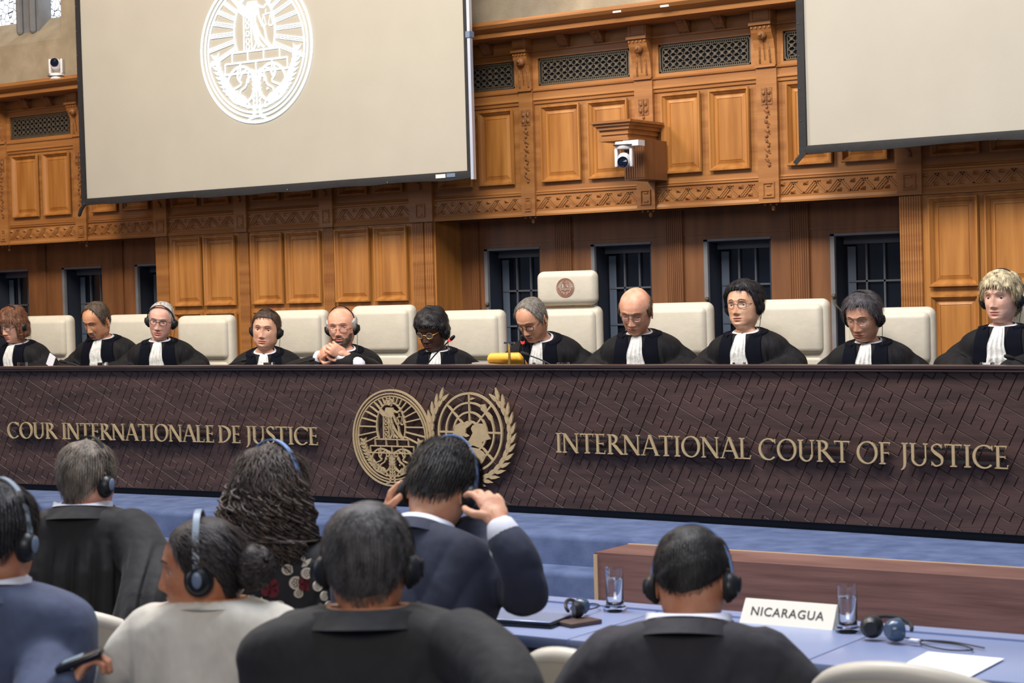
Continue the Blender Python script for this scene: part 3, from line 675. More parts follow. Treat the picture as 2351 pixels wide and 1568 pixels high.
# ================================================================== CAMERAS ON THE WALL
t = thing('camera_bracket', (-6.15, 10.6, 2.67), 'stepped wooden wall shelf above the hanging white camera', 'shelf')
m = MB()
for k, (dz0, dz1, gr) in enumerate([(2.785, 2.8, .0), (2.768, 2.785, -.015), (2.745, 2.768, -.03), (2.715, 2.745, -.045), (2.69, 2.715, -.055), (2.675, 2.69, -.04)]): m.box(-6.305-gr, -6.005+gr, 10.14-gr, 10.565, dz0, dz1)
obj('shelf_top', m, OAKH, t, False)
m = MB().box(-6.14, -5.99, 10.28, 10.565, 2.43, 2.68)
for k in range(9): m.box(-6.134+k*.0165, -6.124+k*.0165, 10.274, 10.28, 2.44, 2.68)
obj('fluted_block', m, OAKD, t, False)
def ptz(P, face, hang, label):
    t = thing('video_camera', P, label, 'camera'); P = np.array(P); M = rotz(face)
    def T(V): return (np.asarray(V)*(1, 1, -1 if hang else 1))@M.T+P
    def add(name, m, mt_, par=None): m.v = [T(v) for v in m.v]; return obj(name, m, mt_, par or t)
    m = MB(); pr = [(0, 0), (.056, 0), (.058, .012), (.058, .04), (.054, .046), (0, .046)]
    m.grid(np.array([[(r_*math.cos(a), r_*math.sin(a), z) for a in np.linspace(0, 2*math.pi, 29)[:-1]] for r_, z in pr]), cv=True); bs_ = add('base', m, WHITEP)
    m = MB().box(-.059, .059, -.059, .0, .019, .025); add('base_slot', m, BLACKP, bs_)
    for sx in (-1, 1):
        V, F = rbox(.02, .075, .12, .009); add('yoke_arm', MB().add(V+np.array([sx*.047, 0, .1]), F), WHITEP)
    V, F = rbox(.074, .1, .095, .032); hd_ = add('head', MB().add(V+np.array([0, -.005, .115]), F), WHITEP)
    m = MB(); m.grid(np.array([[(r_*math.cos(a), y, .128+r_*math.sin(a)) for a in np.linspace(0, 2*math.pi, 25)[:-1]] for r_, y in ((0, -.05), (.03, -.05), (.034, -.06), (.03, -.066), (.026, -.06), (0, -.064))]), cv=True); add('lens', m, LENSD, hd_)
    return t
zc = atY(128, 190, 10.35)
ptz((-11.40, 10.36, 3.531), math.radians(30), False, 'white dome video camera standing on the cornice beside the left screen')
t = ptz((-6.06, 10.15, 2.66), math.radians(20), True, 'white video camera hanging under the wooden wall shelf')
obj('mount_plate', MB().box(-6.05, -5.94, 10.12, 10.2, 2.63, 2.665), WHITEP, t, False)
for q, (px, py) in enumerate([(1418, 27), (1527, 14)]):
    P = atY(px, py, 10.3); tag(obj('wall_clip', MB().box(P[0]-.03, P[0]+.03, 10.29, 10.31, P[2]-.006, P[2]+.006), SIGN, smooth=False, loc=(P[0], 10.3, P[2])), ['small cream plate on the cornice edge, nearer the left screen', 'small cream plate on the cornice edge, nearer the right screen'][q], 'plate')

# ================================================================== CHAIRS
def xf(V, P, M): return np.asarray(V)@M.T+np.array(P)
def judge_chair(x, y, top, yaw, w_, label, tall=False):
    P = (x, y, DZ); M = rotz(yaw); t = thing('leather_armchair', P, label, 'chair', 'cream leather chairs behind the bench')
    def part(name, V, F, off, mt_=LEATHER): return obj(name, MB().add(xf(V+np.array(off), P, M), F), mt_, t)
    h = top-DZ; hb = h-.45; 
    V, F = rbox(w_, .1, hb, .045, 5); V[:, 1] += .03*((V[:, 0]/(w_/2))**2)*-1; part('backrest', V, F, (0, .05, .45+hb/2))
    V, F = rbox(w_-.05, .07, .27, .034, 5); V[:, 1] -= .012*np.cos(V[:, 0]*3)*np.cos(V[:, 2]*8); part('head_cushion', V, F, (0, -.005, h-.16))
    V, F = rbox(w_-.07, .05, hb-.33, .022, 4); part('back_cushion', V, F, (0, -.002, .47+(hb-.33)/2))
    V, F = rbox(w_+.04, .5, .12, .045, 4); part('seat', V, F, (0, -.24, .2))
    for sx in (-1, 1):
        V, F = rbox(.06, .38, .05, .022, 3); part('armrest', V, F, (sx*(w_/2+.04), -.2, .46))
        part('arm_post', *MBV(MB().box(-.02, .02, -.03, .03, .2, .45)), (sx*(w_/2+.04), -.1, 0), LEATHS)
    part('pedestal', *MBV(MB().tube([(0, -.2, .04), (0, -.2, .16)], .03, 10)), (0, 0, 0), CHROME)
    m = MB()
    for k in range(5): a = k*2*math.pi/5; m.tube([(0, -.2, .06), (.27*math.cos(a), -.2+.27*math.sin(a), .03)], .018, 6)
    part('star_base', m.V(), m.f, (0, 0, 0), CHROME)
    if tall:
        V, F = rbox(w_-.03, .085, .2, .04, 5); hr_ = part('headrest', V, F, (0, .0, h+.105))
        a = court_seal(det=0, rays=1); c = np.array([0, -.045, h+.105])
        mb = a.build(lambda u, v, hh: tuple(xf(np.array([[u*.056, -.044-hh, h+.108+v*.056]]), P, M)[0]), 0, .0015)
        o = obj('embroidered_seal', mb, mat('seal_thread', (160, 110, 92), .7), hr_, False)
    return t
def MBV(m): return m.V(), m.f
chs = [(105, 725, 9.25, .46, 'cream leather chair behind the red-haired judge at the far left'),
       (303, 722, 9.25, .46, 'cream leather chair between the goateed judge and the white-haired bald judge'),
       (470, 724, 9.25, .46, 'cream leather chair right of the white-haired bald judge, against the wood panelling'),
       (683, 712, 9.25, .44, 'cream leather chair behind the brown-haired judge with headphones'),
       (877, 701, 9.25, .46, 'cream leather chair behind the bearded judge with clasped hands'),
       (1080, 712, 9.2, .45, 'cream leather chair behind the judge in round gold glasses'),
       (1305, 703, 9.2, .40, 'taller cream leather chair with a brown seal on its headrest'),
       (1550, 695, 9.2, .44, 'cream leather chair behind the bald judge reading with thin glasses'),
       (1808, 687, 9.2, .46, 'cream leather chair behind the black-haired woman judge in glasses'),
       (2042, 706, 9.15, .47, 'cream leather chair behind the grey-fringed judge looking down'),
       (2392, 668, 9.1, .46, 'cream leather chair behind the blonde judge at the far right')]
for px, py, Y, w_, lab in chs:
    P = atY(px, py, Y); judge_chair(P[0], Y, P[2], math.radians({1305: 12, 2042: 14}.get(px, 6)), w_, lab, px == 1305)

# ================================================================== PEOPLE
TAB = np.array([(.1225, 0, -.015, .015), (.1205, .02, .006, .038), (.113, .040, .030, .062), (.098, .056, .055, .080), (.080, .067, .073, .092), (.055, .0745, .086, .099), (.030, .077, .090, .101),
 (.010, .076, .088, .099), (-.010, .0745, .086, .095), (-.030, .071, .085, .088), (-.050, .067, .084, .080), (-.068, .062, .083, .073), (-.082, .056, .080, .069), (-.095, .049, .077, .067),
 (-.106, .042, .068, .067), (-.114, .040, .048, .068), (-.122, .047, .030, .070), (-.132, .054, .030, .073), (-.150, .056, .031, .077), (-.170, .060, .034, .083), (-.185, .080, .042, .092), (-.198, .115, .050, .100),
 (-.215, .152, .062, .108), (-.24, .182, .078, .114), (-.28, .198, .098, .118), (-.36, .190, .112, .118), (-.50, .168, .112, .112), (-.62, .160, .115, .112), (-.75, .172, .120, .118), (-.78, .12, .08, .08), (-.785, .01, .01, .01)])
_t = smooth_path(TAB, 420)
_t = _t[np.argsort(-_t[:, 0])]
HZ = np.concatenate([[.1225, .122, .1205, .1175], np.linspace(.113, -.122, 84), np.linspace(-.126, -.30, 26), np.linspace(-.34, -.785, 16)])
def tabv(z): return [np.interp(-np.asarray(z), -_t[:, 0], _t[:, k]) for k in (1, 2, 3)]
TH = np.concatenate([np.linspace(-90, 90, 72, endpoint=False), np.linspace(90, 270, 42, endpoint=False)])*math.pi/180
def g2(x, z, cx, cz, sx, sz): return np.exp(-((x-cx)/sx)**2-((z-cz)/sz)**2)
def head_grid(fw=1.0, jaw=1.0, nose=1.0, nk=1.0):
    A, Fr, Bk = tabv(HZ); th = TH[None, :]; A = A[:, None]; Fr = Fr[:, None]; Bk = Bk[:, None]; z = np.repeat(HZ[:, None], len(TH), 1)
    p = np.where(z < -.18, 2.4, 2.0); c, s_ = np.cos(th), np.sin(th)
    jw = (1+(jaw-1)*np.exp(-((z+.085)/.035)**2))*(1+(nk-1)*np.exp(-((z+.14)/.028)**2))
    x = A*fw*jw*np.sign(s_)*np.abs(s_)**(2/p); y = np.where(c > 0, -Fr, Bk)*np.abs(c)**(2/p)
    d = np.zeros_like(x); ax = np.abs(x)
    d += .004*g2(ax, z, .028, .03, .022, .009)-.0115*g2(ax, z, .032, .008, .017, .011)+.002*g2(x, z, 0, .03, .012, .012)
    hz = np.interp(-z, -np.array([.022, .008, -.014, -.03, -.037, -.044, -.05]), [0, .006, .014, .0215, .022, .012, 0])*nose
    wz = np.interp(-z, -np.array([.022, -.01, -.032, -.046]), [.007, .0075, .011, .0115])
    d += hz*np.exp(-(x/wz)**2)+.007*nose*g2(ax, z, .0135, -.040, .0065, .0065)
    d += .0055*g2(x, z, 0, -.0615, .02, .0045)+.005*g2(x, z, 0, -.0745, .016, .005)-.0045*g2(x, z, 0, -.068, .022, .0018)-.003*g2(x, z, 0, -.084, .015, .004)
    d += .005*g2(x, z, 0, -.098, .018, .011)+.004*g2(ax, z, .042, -.026, .018, .018)-.003*g2(ax, z, .03, -.056, .006, .02)-.003*g2(ax, z, .066, .03, .015, .025)
    front = (c > 0)
    y = y-d*front
    return np.stack([x, y, z], -1)
def hairmask(kind):
    th = np.abs((np.degrees(TH)+180) % 360-180)[None, :]; z = HZ[:, None]
    deg = [0, 30, 45, 58, 68, 78, 88, 100, 112, 130, 150, 180]
    K = {'short': [.080, .078, .068, .045, .005, -.015, .026, .028, -.01, -.042, -.058, -.066],
         'recede': [.108, .100, .085, .055, .01, -.012, .026, .028, -.01, -.042, -.058, -.066],
         'fringe': [.050, .046, .04, .03, -.0, -.02, -.02, -.02, -.045, -.08, -.095, -.1],
         'bob': [.048, .044, .036, .02, -.07, -.085, -.09, -.09, -.095, -.1, -.105, -.105],
         'long': [.085, .08, .066, .03, -.10, -.115, -.12, -.12, -.12, -.12, -.12, -.12],
         'up': [.085, .078, .066, .045, .01, .0, .022, .028, .0, -.035, -.05, -.055],
         'nape': [.080, .078, .068, .045, .005, -.01, .026, .028, .0, -.035, -.05, -.058],
         'fade': [.080, .078, .068, .045, .005, -.01, .03, .035, .005, -.02, -.038, -.05],
         'bald': [.3, .3, .3, .06, .0, -.015, .026, .028, -.01, -.042, -.058, -.066]}[kind]
    zh = np.interp(th, deg, K); m = 1/(1+np.exp(-(z-zh)/.0035))
    if kind == 'bald':
        zu = np.interp(th, [0, 50, 62, 80, 110, 180], [-.2, -.1, .035, .052, .066, .078]); m = m/(1+np.exp((z-zu)/.004))
    return m
def face_mats(G, beard, brow, lips=True):
    """material index per grid face: 0 skin 1 lips 2 beard"""
    C = (G[:-1]+G[1:])/2; C = (C+np.roll(C, -1, 1))/2; x, y, z = C[..., 0], C[..., 1], C[..., 2]; mi = np.zeros(x.shape, int); fr = y < -.03
    if beard:
        lim = np.interp(np.abs(x), [0, .018, .03, .045, .06], [-.05, -.05, -.062, -.06, -.035])
        if beard == 'full': mi[fr & (z < lim) & (z > -.118)] = 2
        elif beard == 'goatee': mi[fr & (np.abs(x) < .026) & (z < -.05) & (z > -.115)] = 2
        elif beard == 'moustache': mi[fr & (np.abs(x) < .026) & (z < -.0485) & (z > -.0575)] = 2
    mi[fr & ((x/.0235)**2+((z+.068)/.0105)**2 < 1)] = 1
    return mi.ravel().tolist()
def skinmat(col):
    return mat('skin_%d_%d_%d' % col, col, .52, noise=.16, nscale=(24, 24, 24), col2=(int(col[0]*.93), int(col[1]*.84), int(col[2]*.8)), bump=.0009, bscale=(170, 170, 170), spec=.35)
def hairmat(col, col2=None):
    c2 = col2 or tuple(int(v*.5) for v in col)
    return mat('hair_%d_%d_%d' % col, col, .5, noise=.5, nscale=(60, 60, 14), col2=c2, bump=.002, bscale=(220, 220, 30), spec=.35)
def strands(P0, Nn, D, n, L, r, curl=0, lift=.25, grav=0, rng=None, w_=.0016):
    """thin tapered ribbons; P0, Nn, D (n,3)"""
    k = 6; t = np.linspace(0, 1, k)[None, :, None]; ph = rng.uniform(0, 6.28, (n, 1, 1)); LL = (L*rng.uniform(.6, 1.2, (n, 1, 1)))
    Sd = np.cross(Nn, D); Sd /= np.linalg.norm(Sd, axis=1)[:, None]+1e-9
    P = P0[:, None]+D[:, None]*LL*t+Nn[:, None]*LL*lift*np.sin(t*math.pi*.8)*rng.uniform(.2, 1.2, (n, 1, 1))+np.array([0, 0, -grav])*LL*t*t
    P = P+Sd[:, None]*(curl*np.sin(t*7+ph))+Nn[:, None]*(curl*.6*np.cos(t*7+ph)-curl*.6*np.cos(ph))
    ww = w_*(1-.75*t)
    A = P+Sd[:, None]*ww; B = P-Sd[:, None]*ww
    V = np.stack([A, B], 2).reshape(-1, 3); F = []
    for i in range(n):
        b = i*k*2
        for j in range(k-1): F.append((b+2*j, b+2*j+1, b+2*j+3, b+2*j+2))
    return V, F
class Body: pass
def hand(W, d, n, side, curl=.5, spread=.35, sc=1.0, thumb=.6, voxel=.0028, fl=None):
    """palm, four unequal fingers bending toward n, and a thumb leaving the side; side=+1/-1"""
    W = np.array(W, float); d = np.array(d, float); d /= np.linalg.norm(d); n = np.array(n, float); n -= d*(n@d); n /= np.linalg.norm(n); s_ = np.cross(d, n)*side
    mb = MB(); Mx = np.stack([s_, d, n], 1)
    mb.ell(W+d*.045*sc, (.037*sc, .05*sc, .0145*sc), 18, M=Mx); mb.ell(W+d*.07*sc, (.04*sc, .026*sc, .0135*sc), 16, M=Mx); mb.ell(W+d*.03*sc+s_*.02*sc+n*.006*sc, (.018*sc, .03*sc, .014*sc), 14, M=Mx)
    mb.tube([W-d*.022*sc, W-d*.01*sc, W+d*.03*sc], np.array([.0255, .0255, .024])*sc, 14)
    ln = np.array([.070, .079, .073, .058])*sc
    for k in range(4):
        o = (.029-.0195*k)*sc; c = curl if np.isscalar(curl) else curl[k]; a = spread*(.5-k/3.)*.6
        p = W+d*(.084-.004*abs(k-1.3))*sc+s_*o; P = [p]; ang = .15*c
        for seg, fr in enumerate((.42, .32, .26)):
            ang += c*(.55, 1.0, .75)[seg]
            dd = d*math.cos(ang)+n*math.sin(ang)+s_*math.sin(a)*math.cos(ang); dd /= np.linalg.norm(dd); P.append(P[-1]+dd*ln[k]*fr)
        P = [W+d*.06*sc+s_*o]+P; mb.tube(P, np.array([.0095, .0098, .0092, .0084, .0072])*sc*(.86 if k == 3 else 1), 10)
    p = W+d*.022*sc+s_*.026*sc; q = p+(d*.55+s_*.75+n*thumb*.6)*.036*sc; r_ = q+(d*.85+s_*.25+n*thumb)*.026*sc; u = r_+(d*.9-s_*.1+n*thumb)*.022*sc
    mb.tube([p-s_*.01*sc, q, r_, u], np.array([.0125, .0112, .0102, .0082])*sc, 10)
    return remeshed(mb.V(), mb.f, voxel*sc, 3)
def limb(J, R, n=14):
    J = smooth_path(J, n); R = np.interp(np.linspace(0, 1, n), np.linspace(0, 1, len(R)), R); return tube(J, R, 18)
def person(label, Hc, yaw, pitch=0, roll=0, byaw=None, lean=.1, sc=1.0, skin=(214, 168, 140), hair=None, hcol=(60, 50, 45), hcol2=None, hth=.012, beard=None, bcol=None, eyes='open',
           cloth='robe', ccol=None, arms=None, hands=(), fw=1.0, jaw=1.0, nose=1.0, wide=1.0, nstr=900, slen=.02, curl=.0, flow=(0, .6, -1), voxel=.009, brow=(70, 55, 45), ears=True, jab=True, neck=1.0, fold=None, sleeves=True, lips=None, hips=True, up=.03, short=1.0, backw=0.0, lift=.18, shirt=True):
    a = math.radians(yaw); ba = math.radians(byaw if byaw is not None else yaw)
    Rh = rotz(a)@rotx(math.radians(pitch))@roty(math.radians(roll)); Rb = rotz(ba)@rotx(math.radians(lean*57.3 if abs(lean) < 1.5 else lean))
    Hc = np.array(Hc, float); piv = np.array([0, .02, -.15]); Nk = Hc+Rh@(piv*sc)
    B = Body(); B.Rh, B.Rb, B.Hc, B.N, B.sc = Rh, Rb, Hc, Nk, sc
    def toH(v): return Hc+(np.asarray(v)*sc)@Rh.T
    def toB(v):
        v = np.array(v, float); z = v[..., 2]; v[..., 2] = np.where(z < -.36, -.36+(z+.36)*short, z)+up*np.clip((-z-.12)/.06, 0, 1); v[..., 1] = v[..., 1]+backw*np.clip((-z-.15)/.1, 0, 1)
        return Nk+((v-piv)*sc)@Rb.T
    B.toH, B.toB = toH, toB
    seat = toB(np.array([0, .02, -.78])); base = (float(seat[0]), float(seat[1]), float(max(seat[2], 0)))
    G = head_grid(fw, jaw, nose, neck); Gw = np.array(G); w8 = np.clip((-G[..., 2]-.105)/.075, 0, 1); w8 = w8*w8*(3-2*w8)
    W = toH(G)*(1-w8[..., None])+toB(G)*w8[..., None]
    mb = MB(); SK = skinmat(skin); LP = mat('lips_%d_%d_%d' % skin, lips or (int(skin[0]*.86), int(skin[1]*.66), int(skin[2]*.66)), .45)
    BE = hairmat(bcol or hcol); BRW = mat('brow_%d_%d_%d' % brow, brow, .8)
    V, F = gridf(W, False, True); mb.add(V, F, face_mats(G, beard, None))
    top = len(TH)
    mb.f.append(tuple(range(top))[::-1]); mb.m.append(0)
    # eyes, lids, brows, ears
    for sx in (-1, 1):
        ec = np.array([sx*.0315*fw, -.0612, .006])
        V, F = ellip((0, 0, 0), .0118, 16); mb.add(toH(V+ec), F, 3)
        if eyes == 'open':
            V, F = ellip((0, 0, 0), (.0052, .0022, .0052), 12); mb.add(toH(V+ec+np.array([0, -.0107, -.001])), F, 4)
            V, F = ellip((0, 0, 0), .0126, 16); m_ = V[:, 2] > .0028; V[~m_, 2] = .0028; mb.add(toH(V+ec+np.array([0, .0001, .0005])), F, 0)
            V, F = ellip((0, 0, 0), .0124, 16); m_ = V[:, 2] < -.0052; V[~m_, 2] = -.0052; mb.add(toH(V+ec), F, 0)
            lz = .0033
        else:
            V, F = ellip((0, 0, 0), .0127, 16); mb.add(toH(V+ec+np.array([0, .0002, 0])), F, 0); lz = -.0045
        q = [(ec[0]+.0118*math.sin(u), ec[1]-.0123*math.cos(u), ec[2]+lz-.0012*abs(u)) for u in np.linspace(-.95, .95, 9)]
        V, F = tube(np.array(q), .0008, 6); mb.add(toH(V), F, 5)
        zb = [.027, .0325, .034, .031, .027]; xb = [.014, .024, .034, .043, .05]
        bp = []
        for x_, z_ in zip(xb, zb):
            jz = np.argmin(np.abs(HZ-z_)); jx = np.argmin(np.abs(G[jz, :72, 0]-sx*x_)); bp.append(G[jz, jx]+np.array([0, .0002, 0]))
        V, F = tube(np.array(bp), [.0018, .0028, .0028, .0022, .0012], 6); mb.add(toH(V), F, 5)
        if ears:
            E = MB(); e0 = np.array([sx*.0765*fw, .012, -.006])
            E.ell((0, 0, 0), (.006, .014, .026), 14)
            hx = smooth_path([(.0, -.012, .012), (.004, -.004, .028), (.006, .012, .027), (.007, .018, .008), (.004, .012, -.014), (.0, .0, -.028), (-.002, -.008, -.022)], 18); E.tube(hx, [.0032]*14+[.0042]*4, 8)
            V = E.V()*1.12; V = V@rotz(.62).T; V[:, 0] *= sx; mb.add(toH(V+e0), E.f, 0)
    for (hv, hf) in hands: mb.add(hv, hf, 0)
    if hips and cloth != 'none':   # thighs and shins of the seated body, under the clothes
        for sx in (-1, 1):
            fw_ = rotz(ba)@np.array([0, -1, 0]); hp = seat+rotz(ba)@np.array([sx*.1, 0, .07]); kn = hp+fw_*.42
            ft = np.array([kn[0], kn[1], max(kn[2]-.42, .05)]); V, F = limb([hp, kn, ft], [.085, .06, .045], 10); mb.add(V, F, 0)
    root = obj('person', mb, [SK, LP, BE, EYEW, EYEI, BRW], loc=base); tag(root, label, 'person'); B.root = root
    # hair
    if hair:
        m_ = hairmask(hair); HM = hairmat(hcol, hcol2); rr = HZ > -.125; rng = np.random.RandomState(abs(hash(label[:9])) % 1000 if False else len(label)*7+int(yaw) % 50)
        Gh = G.copy(); Gh = Gh[rr]; mm = m_[rr]
        cen = np.array([0, .01, .0]); Nn = Gh-cen*[1, 1, 1]; Nn[..., 2] = np.where(Gh[..., 2] < 0, 0, Gh[..., 2]); Nn /= np.linalg.norm(Nn, axis=-1)[..., None]+1e-9
        x, y, z = Gh[..., 0], Gh[..., 1], Gh[..., 2]
        nz = .25*np.sin(x*90+y*60+np.sin(z*70)*1.4)+.2*np.sin(z*130+x*50)+.15*np.sin(y*170-x*120)
        taper = np.clip((z+.075)/.09, .2, 1) if hair in ('short', 'recede', 'bald', 'nape', 'fade', 'up') else 1.0
        thk = hth*(1+.5*nz)*taper
        off = np.where(mm > .5, thk*np.clip((mm-.5)*2, 0, 1)**.6, 0)-.004*(1-np.clip(mm*1.2, 0, 1))
        if hair in ('bob',): off = off+mm*.018*np.clip((.02-z)/.1, 0, 1)
        Gs = Gh+Nn*off[..., None]
        hb = MB(); V, F = gridf(toH(Gs), False, True)
        keep = [f for f in F if mm.ravel()[list(f)].max() > .12]; hb.add(V, keep)
        if nstr:
            pr_ = (mm > .55).ravel().astype(float)*np.repeat((np.abs(np.gradient(np.r_[HZ[rr]]))+.0004)[:, None], len(TH), 1).ravel()*(tabv(HZ[rr])[0][:, None]+.01).repeat(len(TH), 1).ravel(); pr_ /= pr_.sum(); ix = rng.choice(len(pr_), nstr, p=pr_)
            P0 = Gs.reshape(-1, 3)[ix]; N0 = Nn.reshape(-1, 3)[ix]; D = P0-np.array([0, .03, .125]); D = D*1.2+np.array(flow)*.06+rng.normal(0, .012, D.shape); D -= N0*(D*N0).sum(1)[:, None]; D /= np.linalg.norm(D, axis=1)[:, None]+1e-9
            V, F = strands(P0-N0*.003, N0, D, nstr, slen, 0, curl, lift, .15, rng, w_=.0011+slen*.02); hb.add(toH(V), F)
        hair_o = obj('hair', hb, HM, root); B.hair = hair_o; B.hb = hb
    # clothes
    ext = {'robe': .022, 'suit': .016, 'blouse': .010}.get(cloth, .012)
    CM = {'robe': ROBE}.get(cloth) or mat('cloth_%s' % label[:14], ccol, .8, noise=.22, nscale=(14, 14, 8), bump=.022, bscale=(7, 7, 4.5), sheen=.04)
    def ring(z, n=48, e=ext, p=2.5):
        A, Fr, Bk = [float(v) for v in tabv(z)]; A = A*(wide if z < -.18 else 1)+e; Fr += e; Bk += e; t = np.linspace(0, 2*math.pi, n, endpoint=False); c, s_ = np.cos(t), np.sin(t)
        return np.stack([A*np.sign(s_)*np.abs(s_)**(2/p), np.where(c > 0, -Fr, Bk)*np.abs(c)**(2/p), np.full(n, z)], 1)
    zs = [-.172, -.178, -.186, -.198, -.212, -.23, -.25, -.28, -.33, -.40, -.48, -.56, -.64, -.72, -.77]
    e_ = lambda z: ext*min(1, (-z-.15)/.04)+.004
    Gc = np.array([ring(z, e=e_(z)) for z in zs]); V, F = gridf(toB(Gc), False, True); n = 48; F.append(tuple(range(n))[::-1]); F.append(tuple((len(zs)-1)*n+k for k in range(n)))
    cb = MB().add(V, F)
    AW = .168*wide; wz_ = .03 if cloth == 'robe' else 0
    for sx in (-1, 1):
        if arms and sx in arms: J, R = arms[sx]
        else:
            rz_ = .025 if cloth == 'robe' else 0; J = [(sx*(AW-.03), .02, -.262-rz_), (sx*(AW+.04), .0, -.33-rz_*.6), (sx*(AW+.085), -.06, -.40), (sx*(AW+.03), -.2, -.40+wz_), (sx*(AW-.05), -.33, -.41+wz_)]; J = toB(np.array(J)); R = [.07, .082, .082, .078, .07] if cloth == 'robe' else [.072, .07, .058, .05, .042]
        V, F = limb(J, R, 18); cb.add(V, F)
    # lap
    for sx in (-1, 1):
        fw_ = rotz(ba)@np.array([0, -1, 0]); hp = seat+rotz(ba)@np.array([sx*.1, 0, .07]); kn = hp+fw_*.43; V, F = limb([hp, kn, (kn[0], kn[1], max(kn[2]-.4, .06))], [.11, .085, .065], 12); cb.add(V, F)
    V, F = remeshed(cb.V(), cb.f, voxel, 10 if cloth == 'robe' else 8)
    L_ = (V-Nk)@Rb; th = np.arctan2(L_[:, 0], -L_[:, 1]); rad = np.stack([L_[:, 0], L_[:, 1]*1.3, 0*th], 1); rad /= np.linalg.norm(rad, axis=1)[:, None]+1e-9
    zz = L_[:, 2]; am = np.clip((-zz-.03)/.1, 0, 1)
    if cloth == 'robe': dd = .008*am*np.sin(th*15+2.2*np.sin(zz*7+th*2))+.005*am*np.sin(th*31+zz*5)
    elif cloth == 'gown': dd = .014*am*(1.1+np.sin(L_[:, 0]*95+2*np.sin(zz*6)))+.005*np.sin(L_[:, 0]*190+zz*9)*am
    else: dd = .009*am*(np.abs(np.sin(zz*14+L_[:, 0]*17+2*np.sin(L_[:, 0]*9+1)))**.7-.6)+.005*am*(np.abs(np.sin(L_[:, 0]*24-zz*17+2*np.sin(zz*9)))-.6)
    V = V+(rad*dd[:, None]*(fold if fold is not None else 1))@Rb.T
    gar = obj({'robe': 'judge_robe', 'gown': 'black_gown', 'blouse': 'blouse', 'dress': 'blouse'}.get(cloth, 'suit_jacket'), MB().add(V, F), CM, root, auto=False); B.gar = gar
    # collars
    def collar(e, zb, zt, gap, name, mt_, th_=.003, n=44, ro=0, dz=0, par=None):
        t = np.linspace(gap, 2*math.pi-gap, n); rows = []
        for k, f_ in enumerate((0, .5, 1, 1, .5, 0)):
            R_ = []
            for q in t:
                fr = (1+math.cos(q))/2; z0 = zb[0]+(zb[1]-zb[0])*fr; z1 = zt[0]+(zt[1]-zt[0])*fr; z = z0+(z1-z0)*f_
                A, Fr, Bk = [float(v) for v in tabv(min(z, -.135))]; fl = ro*(1-f_)
                ee = e+(th_ if k < 3 else 0)+fl; R_.append(((min(A, .075)*neck+ee)*math.sin(q), -(Fr+ee)*math.cos(q) if math.cos(q) > 0 else -(Bk*neck+ee)*math.cos(q), z))
            rows.append(R_)
        V, F = gridf(np.array(rows), True, False); return obj(name, MB().add(toB(V)+Rb@np.array([0, 0, dz]), F), mt_, par or root)
    if cloth == 'robe':
        collar(.005, (-.185, -.20), (-.116, -.156), .12, 'shirt_collar', SHIRT, .004, ro=.004)
        # velvet facing
        vb = MB()
        for sx in (-1, 1):
            R_ = []
            for z in np.linspace(-.178, -.62, 22):
                f_ = (-z-.178)/.44; xi = .05-.022*min(f_*3, 1)+.0*f_; xo = .108+.022*min(f_*2.2, 1); row = []
                A, Fr, Bk = [float(v) for v in tabv(z)]; e = e_(z); A = A*wide+e; Fr += e
                for x_ in np.linspace(xi, xo, 8): row.append((sx*x_, -Fr*max(1-abs(x_/max(A, x_*1.02))**2.5, 0)**.4-.013, z))
                R_.append(row)
            G_ = np.array(R_); V, F = gridf(toB(G_)); vb.add(V, F); V2, F2 = gridf(toB(G_+np.array([0, .02, 0]))); vb.add(V2, F2)
            for e_i in (0, -1): V, F = gridf(toB(np.stack([G_[:, e_i], G_[:, e_i]+np.array([0, .02, 0])], 1))); vb.add(V, F)
        obj('velvet_facing', vb, VELV, gar)
        yk = []
        for z, k_ in ((-.165, 1), (-.172, 1), (-.185, 1), (-.2, 1), (-.215, .86), (-.228, .72)):
            A, Fr, Bk = [float(v) for v in tabv(z)]; e = e_(z)+.017; row = []
            for q in np.linspace(.62, 2*math.pi-.62, 40):
                c, s_ = math.cos(q), math.sin(q); AA = min(A, .078)+e if z > -.21 else min(A, .085)+e
                row.append(((AA)*np.sign(s_)*abs(s_)**.9, (-(Fr+e) if c > 0 else (Bk+e))*abs(c)**.9, z+.004-(.0 if c > 0 else .012*abs(c))))
            yk.append(row)
        V, F = gridf(toB(np.array(yk))); obj('velvet_yoke', MB().add(V, F), VELV, gar)
        if jab:
            R_ = []; zt = -.160
            for i, f_ in enumerate(np.linspace(0, 1, 26)):
                z = zt-.30*f_; w_ = .018+.05*f_**.7; row = []
                A, Fr, Bk = [float(v) for v in tabv(z)]; yb_ = -(Fr+e_(z)*.8)-.012-.014*math.sin(min(f_*3, 1)*1.57)
                for u in np.linspace(-1, 1, 25): row.append((u*w_+.003*math.sin(f_*14), yb_-.006*math.sin(u*11+f_*5)*(.4+f_)-.006*(f_ > .55 and f_ < .6), z-.003*math.sin(u*9)))
                R_.append(row)
            G_ = np.array(R_); V, F = gridf(toB(G_)); o = MB().add(V, F); V, F = gridf(toB(G_+np.array([0, .006, 0]))); o.add(V, F)
            obj('lace_jabot', o, LACE, root, auto=False)
    elif cloth in ('suit', 'gown'):
        collar(.015, (-.215, -.245), (-.143, -.20), .35, 'jacket_collar', CM, .007, ro=.02, par=gar)
        if shirt: collar(.008, (-.19, -.215), (-.143, -.19), .25, 'shirt_collar', SHIRT, .004, dz=.015)
    elif cloth == 'blouse':
        collar(.012, (-.20, -.215), (-.128, -.17), .3, 'blouse_collar', CM, .004, ro=.014)
    return B
def camyaw(P, t): return math.degrees(math.atan2(-P[0], P[1]))-t      # t: 0 towards the photographer, 90 to picture left, 180 away
